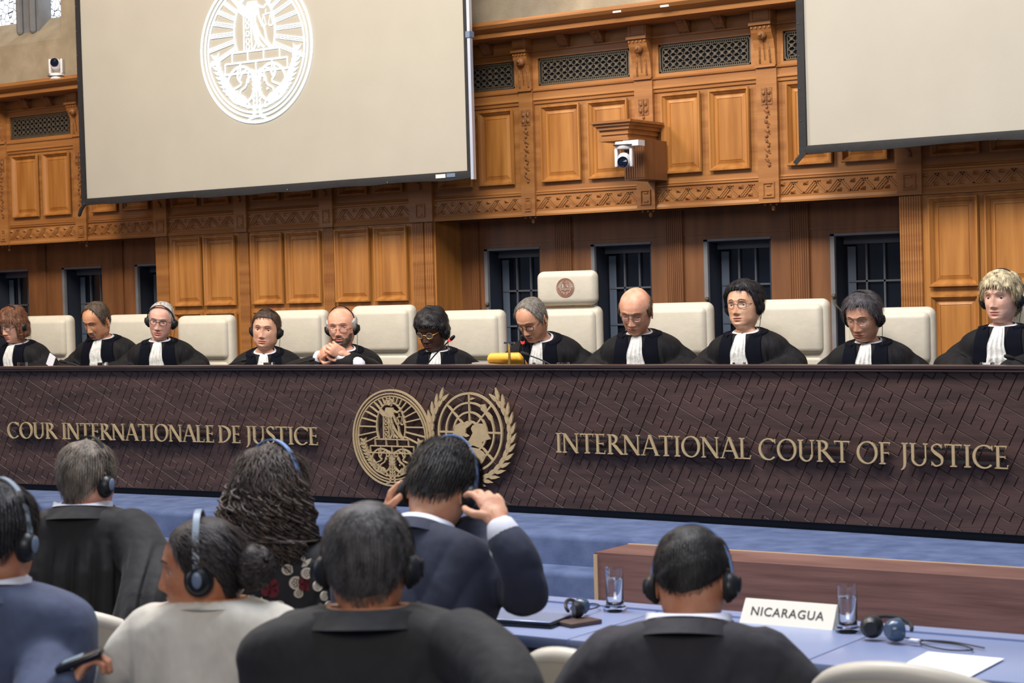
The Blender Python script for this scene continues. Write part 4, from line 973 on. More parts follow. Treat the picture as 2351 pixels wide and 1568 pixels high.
def headset(B, label, r=.089, top=.137, band=BLACKP, cable=True, tilt=0, cups=(-1, 1), light=False, grp=None, bw=.008, fwd=0.):
    toH = B.toH; t = thing('headphones', tuple(float(v) for v in B.Hc), label, 'headphones', grp)
    Mt = rotx(math.radians(tilt))
    q = np.array([(r*math.sin(a), .004, (top-.0)*math.cos(a) if math.cos(a) > 0 else .02*math.cos(a)) for a in np.linspace(-1.62, 1.62, 30)]); q = q@Mt.T+np.array([0, fwd, 0])
    rows = [q+np.array([0, -bw, .0]), q+np.array([0, -bw, 0])*1+q/np.linalg.norm(q, axis=1)[:, None]*.004, q+np.array([0, bw, 0])+q/np.linalg.norm(q, axis=1)[:, None]*.004, q+np.array([0, bw, 0])]
    V, F = gridf(np.stack(rows, 1), False, True); obj('headband', MB().add(toH(V), F), band, t)
    for sx in cups:
        pr = [(0, .03), (.012, .03), (.022, .024), (.029, .014), (.031, .004), (.031, 0)]
        c = np.array([sx*(r-.012), .006+fwd, -.012])
        G = np.array([[(sx*d_, rr*math.cos(a), rr*math.sin(a)*1.12) for a in np.linspace(0, 2*math.pi, 24, endpoint=False)] for rr, d_ in pr]); V, F = gridf(G+c, False, True); cup = obj('ear_cup', MB().add(toH(V), F), BLACKP, t)
        G = np.array([[(sx*(d_), rr*math.cos(a), rr*math.sin(a)*1.12) for a in np.linspace(0, 2*math.pi, 24, endpoint=False)] for rr, d_ in [(0, -.002), (.03, -.004), (.036, .0), (.034, .008), (.02, .008)]]); V, F = gridf(G+c, False, True)
        obj('ear_pad', MB().add(toH(V), F), PAD, cup)
        V, F = ellip(c+np.array([sx*.031, 0, .004]), (.004, .012, .02), 12); obj('cup_cap', MB().add(toH(V), F), GREYP if light else BLACKP, cup)
    if cable:
        sx = cable if cable in (1, -1) else 1
        p0 = toH(np.array([sx*(r+.004), .0, -.045])); p1 = B.toB(np.array([sx*.085, -.09, -.24])); p2 = B.toB(np.array([sx*.07, -.14, -.36])); p3 = B.toB(np.array([sx*.03, -.17, -.5]))
        obj('cable', MB().tube(smooth_path([p0, (p0+p1)/2+np.array([0, 0, -.02]), p1, p2, p3], 24), .0017, 6), BLACKP, t)
    return t
def spectacles(B, label, frame=(60, 56, 54), rx=.021, rz=.015, round_=False, th=.0015, drop=0):
    t = thing('eyeglasses', tuple(float(v) for v in B.Hc), label, 'glasses'); toH = B.toH; FM = mat('frame_%d_%d_%d' % frame, frame, .3, metal=.4)
    m = MB(); p = 2.0 if round_ else 3.2; zc = .004-drop; yc = -.091
    for sx in (-1, 1):
        a = np.linspace(0, 2*math.pi, 30, endpoint=False); c, s_ = np.cos(a), np.sin(a)
        q = np.stack([sx*.033+rx*np.sign(c)*np.abs(c)**(2/p), np.full(30, yc)+.012*((sx*.033+rx*c)/.05)**2, zc+rz*np.sign(s_)*np.abs(s_)**(2/p)], 1)
        lens = obj('lens', MB().add(toH(q), [tuple(range(30))]), LENS, t, False)
        qq = np.concatenate([q, q[:2]]); V, F = tube(qq, th, 6, False); m.add(toH(V), F)
        m.tube(toH(smooth_path([(sx*(.033+rx), yc+.014, zc+.003), (sx*.07, -.05, zc+.006), (sx*.0795, .0, zc+.006), (sx*.08, .02, zc-.004)], 12)), th, 6)
    m.tube(toH(smooth_path([(-.033+rx, yc, zc+.003), (0, yc-.003, zc+.007), (.033-rx, yc, zc+.003)], 8)), th, 6)
    obj('frame', m, FM, t); return t

# ------------------------------------------------------------------ the judges
JY = 8.85
FAIR = (226, 182, 158)
HEADPH = 'headphones of the judges'
def judge(px, py, t, pitch, roll, label, bt=None, lean=.22, Y=JY, **k):
    P = atY(px, py, Y); ya = camyaw(P, t); by = camyaw(P, bt) if bt is not None else ya*.5
    k.setdefault('fw', 1.07); return person(label, P, ya, pitch, roll, by, lean, short=.6, up=.05, backw=.02, **k)
j1 = judge(30, 748, 48, 14, 0, 'woman judge with reddish-brown bob, black robe and white jabot at the far left', bt=42, hair='bob', hcol=(140, 92, 66), hcol2=(86, 52, 38), hth=.022, skin=FAIR, brow=(150, 110, 90), eyes='down', nstr=1500, slen=.03, sc=.98)
j2 = judge(222, 738, 44, 24, 4, 'judge with short dark receding hair and goatee, looking down, second from left', bt=30, hair='recede', hcol=(92, 76, 62), skin=(214, 160, 124), beard='goatee', bcol=(150, 128, 112), brow=(60, 46, 38), eyes='down', hth=.009, fw=1.1, jaw=1.06)
j3 = judge(370, 737, 14, 10, 8, 'bald white-haired judge in dark-rimmed glasses leaning his head, third from left', bt=14, hair='recede', hcol=(212, 206, 202), hcol2=(186, 172, 164), skin=(228, 184, 168), brow=(170, 156, 148), hth=.0045, fw=1.03, nstr=500, slen=.012)
j4 = judge(611, 758, 16, 2, 6, 'brown-haired clean-shaven judge in headphones facing the room, head low', bt=10, lean=.35, hair='short', hcol=(84, 64, 52), skin=(222, 178, 152), brow=(90, 64, 50), hth=.008, jaw=1.08, fw=1.1)
j6 = judge(992, 759, 34, 20, 2, 'woman judge with short black hair and round gold glasses', bt=12, hair='fringe', hcol=(34, 31, 36), hcol2=(16, 15, 18), skin=(88, 62, 54), brow=(30, 24, 22), eyes='down', hth=.022, sc=.99, lips=(104, 66, 62))
j7 = judge(1222, 736, 36, 30, 0, 'presiding judge with cropped grey hair and moustache bent over his papers', bt=20, lean=.4, hair='recede', hcol=(128, 122, 114), hcol2=(84, 80, 76), skin=(214, 168, 140), beard='moustache', bcol=(196, 190, 182), brow=(110, 96, 84), eyes='down', hth=.007)
j8 = judge(1460, 716, 20, 24, 3, 'tall bald judge in thin glasses reading with chin lowered, right of the presiding chair', bt=14, hair='bald', hcol=(120, 92, 72), skin=(222, 172, 146), brow=(130, 96, 76), eyes='down', hth=.007, sc=1.04)
j9 = judge(1708, 703, 28, -2, -2, 'woman judge with short swept black hair, rectangular glasses and headphones', bt=22, hair='short', hcol=(40, 38, 44), hcol2=(18, 17, 20), skin=(226, 184, 154), brow=(70, 56, 48), hth=.022, fw=1.12, jaw=1.04, nstr=1500, slen=.03)
j10 = judge(1982, 730, 26, 18, 0, 'judge with dark grey fringe, thin glasses and headphones, looking down', bt=14, hair='short', hcol=(82, 78, 84), hcol2=(36, 34, 40), skin=(208, 162, 138), brow=(70, 62, 58), eyes='down', hth=.016, nstr=1500, slen=.03)
j11 = judge(2299, 686, 26, 0, 0, 'woman judge with short blonde hair, black headphones and wide white collar at the far right', bt=16, lean=.1, nstr=700, hair='fringe', hcol=(226, 208, 168), hcol2=(206, 182, 140), skin=(230, 190, 172), brow=(170, 136, 104), hth=.024, slen=.03, sc=.98)
# judge with clasped hands
P5 = atY(785, 752, JY)
def jp(x, y, Y): return atY(x, y, Y)
wr = jp(772, 829, 8.42); wl = jp(733, 829, 8.44)
fwd = np.array([0, -1, 0.])
h1 = hand(jp(795, 817, 8.44), jp(762, 800, 8.38)-jp(795, 817, 8.44), (-.55, .75, .1), 1, curl=[.75, .85, .9, .95], thumb=.4, voxel=.003, sc=1.05)
h2 = hand(jp(733, 823, 8.45), jp(752, 797, 8.40)-jp(733, 823, 8.45), (.75, .5, .1), -1, curl=[.7, .8, .9, 1], thumb=.5, voxel=.003, sc=1.05)
el = P5+np.array([.30, -.1, -.28]); er = P5+np.array([-.30, -.1, -.28])
j5 = person('bald judge with grey beard and glasses, hands clasped before him', P5, camyaw(P5, 16), 4, -2, camyaw(P5, 8), .3, hair='bald', hcol=(212, 208, 204), hcol2=(150, 148, 146), skin=(228, 176, 150), beard='full', bcol=(128, 106, 94), brow=(150, 130, 118), hth=.010, fw=1.1, short=.6, up=.05,
            hands=[h1, h2], arms={1: ([P5+np.array([.17, .02, -.26]), el, jp(812, 838, 8.5), jp(790, 832, 8.45)], [.08, .085, .075, .06]), -1: ([P5+np.array([-.17, .04, -.27]), er, jp(712, 845, 8.5), jp(728, 835, 8.46)], [.08, .085, .07, .055])})
for q, (a_, b_, lab) in enumerate([((822, 838, 8.48), (782, 818, 8.43), 0), ((729, 845, 8.48), (733, 818, 8.45), 1)]):
    obj('shirt_cuff', MB().tube([jp(*a_), jp(*b_)], [.046, .036], 18), SHIRT, j5.root)
obj('wristwatch', MB().tube([jp(785, 813, 8.435), jp(783, 817.5, 8.435)], [.034, .034], 16, False), BRASS, j5.root)
h3 = hand(jp(150, 838, 8.35), jp(122, 834, 8.3)-jp(150, 838, 8.35), (0, .3, -1), 1, curl=.5)
tag(obj('note_paper', MB().box(-.03, .03, -.002, .002, -.04, .04, M=np.vstack([np.c_[roty(.5), jp(117, 828, 8.32)], [0, 0, 0, 1]])), PAPER, smooth=False, loc=jp(117, 828, 8.32)), 'small white note sticking up beside the microphone at far left', 'paper')
# glasses and headphones
spectacles(j1, 'dark half-rim glasses on the red-haired judge', (50, 40, 40), drop=.006)
spectacles(j3, 'black-browline glasses on the white-haired bald judge', (30, 28, 30))
spectacles(j5, 'thin metal glasses on the bearded judge', (150, 120, 110), drop=.012)
spectacles(j6, 'round gold glasses on the short-haired woman judge', (214, 176, 92), rx=.02, rz=.018, round_=True, drop=.004, th=.0015)
spectacles(j7, 'dark-rimmed glasses on the presiding judge', (34, 28, 26), th=.0016, drop=.006)
spectacles(j8, 'thin rimless glasses on the tall bald judge', (120, 100, 90), drop=.004)
spectacles(j9, 'rectangular brown glasses on the black-haired woman judge', (86, 60, 52), th=.0013)
spectacles(j10, 'fine wire glasses on the dark-fringed judge', (130, 110, 100), th=.0008)
headset(j1, 'black headphones over the red-haired judge\'s bob', r=.1, top=.15, cable=1)
headset(j3, 'black headphones worn by the white-haired bald judge', tilt=30, top=.128)
headset(j4, 'black headphones worn by the brown-haired judge', tilt=8)
headset(j5, 'black headphones worn by the bearded judge', tilt=6, top=.132)
headset(j6, 'black headphones worn by the judge in gold glasses', r=.096, top=.145)
headset(j9, 'black headphones worn by the black-haired woman judge', r=.096, top=.145)
headset(j10, 'black headphones worn by the dark-fringed judge', r=.093, top=.142)
headset(j11, 'black headphones worn by the blonde judge', r=.1, top=.148)

# ------------------------------------------------------------------ things on the bench
DT = 1.2856
def mic(tip, base, red, label, Yt=8.35, Yb=8.42):
    a = atY(*tip, Yt); b_ = atY(*base, Yb); b_[2] = DT+.02; t = thing('microphone', (b_[0], b_[1], DT), label, 'microphone', 'gooseneck microphones on the bench')
    obj('base', MB().box(b_[0]-.04, b_[0]+.04, b_[1]-.05, b_[1]+.05, DT, DT+.025), BLACKP, t, False)
    mid = (a+b_)/2+np.array([0, 0, .01]); P_ = smooth_path([b_, mid, a], 14); obj('gooseneck', MB().tube(P_, .0038, 8), BLACKP, t)
    d = a-P_[-4]; d /= np.linalg.norm(d); cp_ = obj('capsule', MB().tube([a, a+d*.02, a+d*.035], [.010, .0105, .009], 12), PAD, t)
    if red: obj('light_ring', MB().tube([a-d*.006, a+d*.004], [.0108, .0108], 14, False), REDL, cp_)
mic((150, 831), (205, 852), 0, 'black gooseneck microphone lying low at the far left of the bench')
mic((556, 828), (500, 850), 0, 'black microphone beside the brown-haired judge')
mic((712, 827), (650, 850), 0, 'black microphone left of the clasped hands')
mic((1034, 780), (968, 862), 1, 'raised microphone with red light beside the judge in gold glasses')
mic((1200, 784), (1206, 862), 1, 'upright microphone with red light before the presiding judge')
mic((1212, 815), (1290, 855), 0, 'black microphone bent left, right of the yellow folder')
mic((2325, 823), (2380, 845), 0, 'black microphone at the far right of the bench')
def lathe(pr, P, n=28):
    return MB().grid(np.array([[(P[0]+r_*math.cos(a), P[1]+r_*math.sin(a), P[2]+z) for a in np.linspace(0, 2*math.pi, n, endpoint=False)] for r_, z in pr]), cv=True)
for q, (px, Y, lab) in enumerate([(52, 8.3, 'drinking glass rim in front of the red-haired judge'), (236, 8.3, 'drinking glass rim in front of the goateed judge'), (618, 8.3, 'drinking glass rim in front of the brown-haired judge'), (1237, 8.28, 'drinking glass beside the yellow folder'), (1293, 8.28, 'drinking glass rim right of the presiding judge\'s microphone'), (1697, 8.28, 'drinking glass rim in front of the black-haired woman judge'), (2266, 8.26, 'drinking glass in front of the blonde judge')]):
    P = atY(px, 838, Y); h = atY(px, 832, Y)[2]-DT; P[2] = DT; t = thing('tumbler', P, lab, 'glass', 'tumblers on the judges\' bench')
    obj('glass_body', lathe([(0, .004), (.03, .004), (.032, h), (.0335, h), (.033, 0), (0, 0)], P, 20), GLASS, t)
P = atY(1180, 836, 8.5); M = np.vstack([np.c_[rotz(.3)@rotx(-.45), (P[0], 8.45, 1.34)], [0, 0, 0, 1]])
V, F = rbox(.2, .2, .05, .022, 4); V[:, 2] += .05*np.cos(V[:, 0]*11)-.02
tag(obj('folder', MB().add(V@M[:3, :3].T+M[:3, 3], F), YEL, smooth=True, loc=(P[0], 8.45, 1.34)), 'yellow curved folder propped in front of the presiding judge', 'folder')
P = atY(1105, 830, 8.4)
V, F = rbox(.16, .22, .028, .004, 2); o = tag(obj('binder', MB().add(xf(V, (P[0]+.07, 8.42, DT+.055), rotz(.1)@roty(.08)), F), mat('grey_cover', (150, 140, 136), .4), smooth=True, loc=(P[0]+.07, 8.42, DT+.055)), 'grey-covered stack of papers left of the yellow folder', 'papers')
V, F = rbox(.1, .16, .03, .004, 2); t = tag(obj('booklet', MB().add(xf(V, (P[0]-.07, 8.4, DT+.045), rotz(.2)), F), REDP, smooth=True, loc=(P[0]-.07, 8.4, DT+.045)), 'small red and white booklet at the end of the paper stack', 'book')
P = atY(1170, 838, 8.2); zt = atY(1175, 788, 8.2)[2]
t = thing('brass_stand', (P[0], 8.2, DT), 'shiny brass stand with a small crossbar in front of the yellow folder', 'stand')
obj('post', MB().tube([(P[0], 8.2, DT+.01), (P[0], 8.2, zt)], [.009, .0055], 12), BRASS, t); obj('crossbar', MB().box(P[0]-.03, P[0]+.035, 8.195, 8.205, zt-.003, zt+.007), CHROME, t, False)
obj('foot', lathe([(0, 0), (.03, 0), (.028, .008), (0, .01)], (P[0], 8.2, DT)), BRASS, t)

# ================================================================== DELEGATES' TABLE
TX0, TX1, TY0, TY1, TZ = -3.75, -.6, 4.42, 5.01, .75
tb = thing('delegates_table', (-2.2, 4.7, 0), 'long table, top blue with reflected window light, with dark front in front of the mahogany platform', 'table')
seams = [TX0, -2.865, -2.51 if False else -2.14, -1.42, TX1]
for a_, b_ in zip(seams[:-1], seams[1:]):
    V, F = rbox(b_-a_-.004, TY1-TY0, .035, .004, 2); obj('table_top', MB().add(V+np.array([(a_+b_)/2, (TY0+TY1)/2, TZ-.0175]), F), TABLE, tb)
obj('back_rail', MB().box(TX0, TX1, 4.925, 5.0, TZ-.001, TZ+.006), TABLE, tb, False)
obj('front_apron', MB().box(TX0+.01, TX1, TY0+.012, TY0+.03, TZ-.2, TZ-.036), TABLEF, tb, False)
obj('front_panel', MB().box(TX0+.01, TX1, TY1-.06, TY1-.04, .08, TZ-.036), TABLEF, tb, False)
for x in (TX0+.06, -2.14, TX1-.06):
    for y in (TY0+.06, TY1-.1): obj('table_leg', MB().box(x-.025, x+.025, y-.025, y+.025, 0, TZ-.036), TABLEF, tb, False)
for x, y, lab in [(-2.986, 4.877, 'tall glass of water standing alone behind the brown wallet'), (-2.212, 4.86, 'tall glass of water beside the NICARAGUA nameplate')]:
    P = (x, y, TZ); t = thing('water_glass', P, lab, 'glass', 'tall water glasses on the blue table')
    obj('glass_body', lathe([(0, .0), (.034, .0), (.036, .006), (.034, .014), (.028, .018), (.0265, .03), (.0275, .134), (.0262, .134), (.0252, .032), (.02, .024), (0, .024)], P, 36), GLASS, t)
    obj('water', lathe([(0, .0245), (.0195, .0245), (.0249, .0325), (.0256, .098), (0, .098)], P, 36), WATER, t)
# nameplate
nx0, nx1, ny = -2.556, -2.262, 4.865
t = thing('nameplate', ((nx0+nx1)/2, ny, TZ), 'cream tent nameplate reading NICARAGUA on the blue table', 'sign')
nb = [(nx0, ny, TZ), (nx1, ny, TZ), (nx1, ny+.085, TZ), (nx0, ny+.085, TZ), (nx0+.004, ny+.036, TZ+.066), (nx1+.0, ny+.036, TZ+.066), (nx1, ny+.042, TZ+.066), (nx0+.004, ny+.042, TZ+.066)]
obj('plate', MB().add(nb, [(3, 2, 1, 0), (0, 1, 5, 4), (4, 5, 6, 7), (1, 2, 6, 5), (0, 4, 7, 3), (2, 3, 7, 6)]), SIGN, t, False)
cu = bpy.data.curves.new('nameplate_text', 'FONT'); cu.body = 'NICARAGUA'; cu.size = .037; cu.align_x = 'CENTER'; cu.align_y = 'CENTER'; cu.extrude = .0004; cu.space_character = 1.12; cu.offset = .0003
to = bpy.data.objects.new('tmp_text', cu); S.collection.objects.link(to); dg = bpy.context.evaluated_depsgraph_get(); me = bpy.data.meshes.new_from_object(to.evaluated_get(dg)); bpy.data.objects.remove(to)
sl_ = math.atan2(.066, .036); V = np.array([v.co[:] for v in me.vertices]); F = [tuple(p.vertices) for p in me.polygons]
V = V@rotx(sl_).T+np.array([(nx0+nx1)/2-.002, ny+.018-.0008, TZ+.033])
obj('lettering', MB().add(V, F), INK, t, False)
# papers
def sheet(corn, label, mt_=PAPER, th_=.0015):
    c = np.array([atZ(x, y, TZ+.004) for x, y in corn]); c2 = c+np.array([0, 0, th_]); m = MB().add(np.concatenate([c, c2]), [(3, 2, 1, 0), (4, 5, 6, 7), (0, 1, 5, 4), (1, 2, 6, 5), (2, 3, 7, 6), (3, 0, 4, 7)])
    return tag(obj('paper_sheet', m, mt_, smooth=False, loc=c.mean(0)), label, 'paper')
sheet([(2047, 1541), (2225, 1556), (2306, 1513), (2130, 1497)], 'blank white sheet of paper on the right end of the blue table')
sheet([(1640, 1472), (1665, 1470), (1693, 1455), (1664, 1453)], 'white paper corner beside the head of the man before the nameplate')
P = atZ(1330, 1434, TZ); V, F = rbox(.075, .115, .014, .004, 2)
tag(obj('wallet', MB().add(xf(V, P+np.array([0, 0, .007]), rotz(-.35)), F), BROWNL, smooth=True, loc=P), 'small dark brown leather wallet on the blue table', 'wallet')
P = atZ(1215, 1430, TZ); V, F = rbox(.26, .16, .014, .004, 2); M = rotz(.12)
t = thing('tablet_computer', P, 'dark thin laptop lying at the left end of the blue table', 'laptop')
obj('base', MB().add(xf(V, P+np.array([-.02, 0, .008]), M), F), PHONE, t); V, F = rbox(.25, .15, .004, .0015, 1); obj('lid', MB().add(xf(V, P+np.array([-.02, 0, .018]), M), F), mat('laptop_lid', (150, 164, 196), .3, metal=.4), t)
def loose_headset(P, label, yaw, s_=1.0):
    t = thing('headphones', P, label, 'headphones'); P = np.array(P); M = rotz(yaw)
    def T(v): return xf(np.asarray(v)*s_, P, M)
    q = [(.0+.075*math.cos(a), .02*math.sin(a), .034+.075*math.sin(a)*.35) for a in np.linspace(0, math.pi, 20)]
    obj('headband', MB().tube(T(q), .0055, 8), BLACKP, t)
    for sx, tl in ((-1, .5), (1, -.35)):
        R_ = rotz(tl)@roty(1.57*.2*sx)
        m = MB(); G = np.array([[(r_*math.cos(a), y_, r_*math.sin(a)) for a in np.linspace(0, 2*math.pi, 22, endpoint=False)] for r_, y_ in ((0, -.03), (.018, -.03), (.028, -.02), (.032, -.004), (.032, .008), (.0, .008))])
        V, F = gridf(G, False, True); obj('ear_cup', MB().add(T(V@R_.T+np.array([sx*.04, -.02, .034])), F), mat('cup_shine', (60, 80, 104), .22) if sx > 0 else BLACKP, t)
    q = smooth_path([(.05, .0, .012), (.12, .02, .006), (.2, .03, .005), (.27, -.01, .005), (.22, -.05, .005), (.13, -.03, .006), (.1, .02, .006), (.17, .05, .005), (.28, .03, .005)], 60)
    obj('cable', MB().tube(T(q), .0022, 6), BLACKP, t)
    obj('cable_tag', MB().box(-.014, .014, -.008, .008, 0, .004, M=np.vstack([np.c_[M, T(np.array([(.1, -.025, .012)]))[0]], [0, 0, 0, 1]])), PAPER, t, False)
    return t
P = atZ(2040, 1470, TZ); loose_headset(P+np.array([0, 0, .002]), 'black headphones lying with coiled cable on the table right of the nameplate', -.2)
P = atZ(1316, 1416, TZ+.01); loose_headset(P, 'black headphones lying behind the brown wallet on the table', 1.9, .8)
q = [atZ(x, y, TZ+.004) for x, y in [(1400, 1452), (1385, 1456), (1398, 1466), (1440, 1462), (1490, 1466)]]
tag(obj('thin_cable', MB().tube(smooth_path(q, 24), .0018, 6), BLACKP, loc=q[0]), 'thin dark cable loop on the blue table left of the bowed man', 'cable')

# ------------------------------------------------------------------ delegates' chairs
def tub_chair(x, y, yaw, label, zt=.84, rr=.27):
    P = (x, y, 0); M = rotz(yaw+math.pi); t = thing('delegate_chair', P, label, 'chair', 'beige curved-back delegate chairs')
    R_ = []
    for off, dz in ((0, 0), (0, 1), (-.045, 1), (-.045, 0)):
        row = []
        for a in np.linspace(-1.9, 1.9, 40):
            zz = .42 if dz == 0 else zt-.17*(1-math.cos(min(abs(a)*.95, 1.6)))-.1*max(abs(a)-1.2, 0); r_ = rr+off
            row.append((r_*math.sin(a), r_*math.cos(a)*.95-.02*(1-dz), zz+(0 if off == 0 else -.004)))
        R_.append(row)
    G = np.array(R_); V, F = gridf(G, True, False); V = xf(V, P, M); obj('backrest', MB().add(V, F), SHELL, t)
    q = np.array([((rr-.02)*math.sin(a), (rr-.02)*math.cos(a)*.95, zt-.17*(1-math.cos(min(abs(a)*.95, 1.6)))-.1*max(abs(a)-1.2, 0)) for a in np.linspace(-1.9, 1.9, 40)])
    obj('piping', MB().tube(xf(q, P, M), .0235, 10), mat('chair_rim', (214, 206, 190), .4), t)
    V, F = rbox(.46, .46, .1, .04, 3); obj('seat', MB().add(xf(V+np.array([0, -.03, .39]), P, M), F), SHELL, t)
    for sx in (-1, 1):
        for sy in (-1, 1): obj('leg', MB().tube(xf([(sx*.17, sy*.16-.03, .35), (sx*.2, sy*.2-.03, .01)], P, M), .012, 8), CHROME, t)
    return t
P = atY(75, 1440, 3.72); tub_chair(P[0], 3.99, .25, 'beige curved-back chair behind the man in the black gown', zt=.825)
P = atY(1262, 1488, 3.65); tub_chair(P[0]-.03, 3.92, 0, 'beige curved-back chair between the greying man and the bowed man', zt=P[2]-.04, rr=.2)
P = atY(2030, 1550, 3.6); tub_chair(P[0], 3.87, .05, 'empty beige curved-back chair at the lower right, in front of the paper', zt=P[2])

# ------------------------------------------------------------------ delegates seen from behind
def deleg(px, py, Y, t, pitch, roll, label, bt=None, lean=.08, **k):
    P = atY(px, py, Y); ya = camyaw(P, t); by = camyaw(P, bt) if bt is not None else ya
    k.setdefault('voxel', .008); k.setdefault('nstr', 5000); k.setdefault('slen', .02); k.setdefault('fw', 1.05); k.setdefault('up', .065)
    return person(label, P, ya, pitch, roll, by, lean, **k)
d1 = deleg(203, 1104, 4.1, 226, 6, 0, 'man with short grey-brown hair in a black gathered gown, seen from behind', bt=196, hair='short', hcol=(140, 128, 116), hcol2=(84, 74, 66), hth=.010, skin=(226, 170, 150), cloth='gown', ccol=(32, 31, 33), wide=1.12, sc=.97, neck=1.12, up=.10,
    arms={-1: ([atY(300, 1225, 4.12), atY(335, 1300, 4.08), atY(325, 1400, 3.98), atY(290, 1490, 3.92)], [.085, .085, .085, .08]), 1: ([atY(120, 1225, 4.1), atY(95, 1300, 4.08), atY(95, 1400, 4.05), atY(100, 1490, 4.05)], [.08, .08, .08, .075])})
spectacles(d1, 'thin glasses on the man in the black gown', (40, 38, 40)); headset(d1, 'black headphones on the man in the black gown', r=.093, top=.142, light=True, cable=False, cups=(-1, 1))
d3 = deleg(1012, 1126, 4.02, 204, 38, -6, 'man in a navy suit with thick black hair, hands raised to his headphones', bt=200, lean=.42, hair='nape', hcol=(58, 54, 54), hcol2=(20, 18, 20), hth=.016, skin=(222, 172, 142), cloth='suit', ccol=(38, 44, 66), wide=1.08, slen=.026, up=.05,
           hands=[hand(atY(1147, 1200, 3.86), atY(1116, 1128, 3.9)-atY(1147, 1200, 3.86), atY(1020, 1150, 4.02)-atY(1112, 1150, 3.9), 1, curl=[.45, .5, .6, .7], thumb=.5, spread=.5),
                  hand(atY(884, 1195, 3.98), atY(903, 1130, 4.0)-atY(884, 1195, 3.98), atY(990, 1130, 4.05)-atY(900, 1130, 4.0), -1, curl=[.75, .8, .85, .9], thumb=.55, spread=.4)],
           arms={-1: ([atY(1085, 1250, 4.1), atY(1150, 1310, 4.0), atY(1205, 1365, 3.9), atY(1195, 1300, 3.86), atY(1164, 1243, 3.86)], [.085, .072, .058, .056, .052]),
                 1: ([atY(960, 1250, 4.12), atY(900, 1320, 4.05), atY(865, 1370, 3.98), atY(868, 1300, 3.98), atY(880, 1222, 3.98)], [.085, .078, .068, .06, .05])})
obj('shirt_cuff', MB().tube([atY(1168, 1258, 3.86), atY(1153, 1217, 3.86)], [.05, .041], 20), SHIRT, d3.root)
obj('shirt_cuff', MB().tube([atY(879, 1240, 3.98), atY(883, 1206, 3.98)], [.044, .038], 20), SHIRT, d3.root)
headset(d3, 'black headphones being adjusted by the man in the navy suit', r=.1, top=.152, tilt=-12, band=mat('band_shine', (120, 150, 200), .3), cable=False)  # band colour holds the bluish shine of the overhead light
d2 = deleg(628, 1134, 4.1, 222, 4, 4, 'woman with long dark curly hair in a black floral blouse, seen from behind', bt=205, hair='long', hcol=(84, 72, 66), hcol2=(38, 31, 29), hth=.022, wide=1.08, skin=(214, 170, 150), cloth='dress', ccol=(28, 28, 34), nstr=3000, slen=.05, curl=.004)
headset(d2, 'black headphones with blue-shining band over the curly-haired woman', r=.108, top=.156, band=mat('band_shine', (120, 150, 200), .3), cable=False)
# long curls falling over the back
def curls(B, n, hm, seed, L=(.22, .38), wdt=.11, zb=-.02, r=.004, name='curly_lengths', amp=.012, back=.1):
    rng = np.random.RandomState(seed); V = []; F = []; nn = 0
    for k in range(n):
        a = rng.uniform(-1.9, 1.9); z0 = rng.uniform(-.09, .07); A, Fr, Bk = [float(v) for v in tabv(z0)]
        e = rng.uniform(.008, .034); p0 = np.array([(A+e)*math.sin(a), (Bk+e)*math.cos(a) if math.cos(a) > 0 else (Fr*.2)*math.cos(a), z0]); ll = rng.uniform(*L)+z0*.6
        m = 22; t = np.linspace(0, 1, m); ph = rng.uniform(0, 6.28); fr = rng.uniform(16, 30); am = amp*rng.uniform(.5, 1.3)*np.minimum(t*3, 1)
        out = np.array([math.sin(a)*.6, .45*max(math.cos(a), .1), 0]); flare = .07*np.sin(np.minimum(t*1.5, 1)*1.57)
        P = p0[None]+out[None]*flare[:, None]+np.array([0, 0, -1])*ll*t[:, None]
        P[:, 1] = np.maximum(P[:, 1], np.where(P[:, 2] < -.16, .135, -1)*(1 if math.cos(a) > -.2 else .0)); P[:, 0] += am*np.cos(t*fr+ph); P[:, 1] += am*np.sin(t*fr+ph)
        w8 = np.clip((-P[:, 2]-.10)/.1, 0, 1)[:, None]; W = B.toH(P)*(1-w8)+B.toB(P)*w8
        v, f = tube(W, r*(1-.6*t**2)*rng.uniform(.7, 1.3), 5, False); V.append(v); F += [tuple(i+nn for i in q) for q in f]; nn += len(v)
    return obj(name, MB().add(np.concatenate(V), F), hm, B.root)
curls(d2, 560, hairmat((84, 72, 66), (38, 31, 29)), 5, L=(.12, .25), amp=.016)
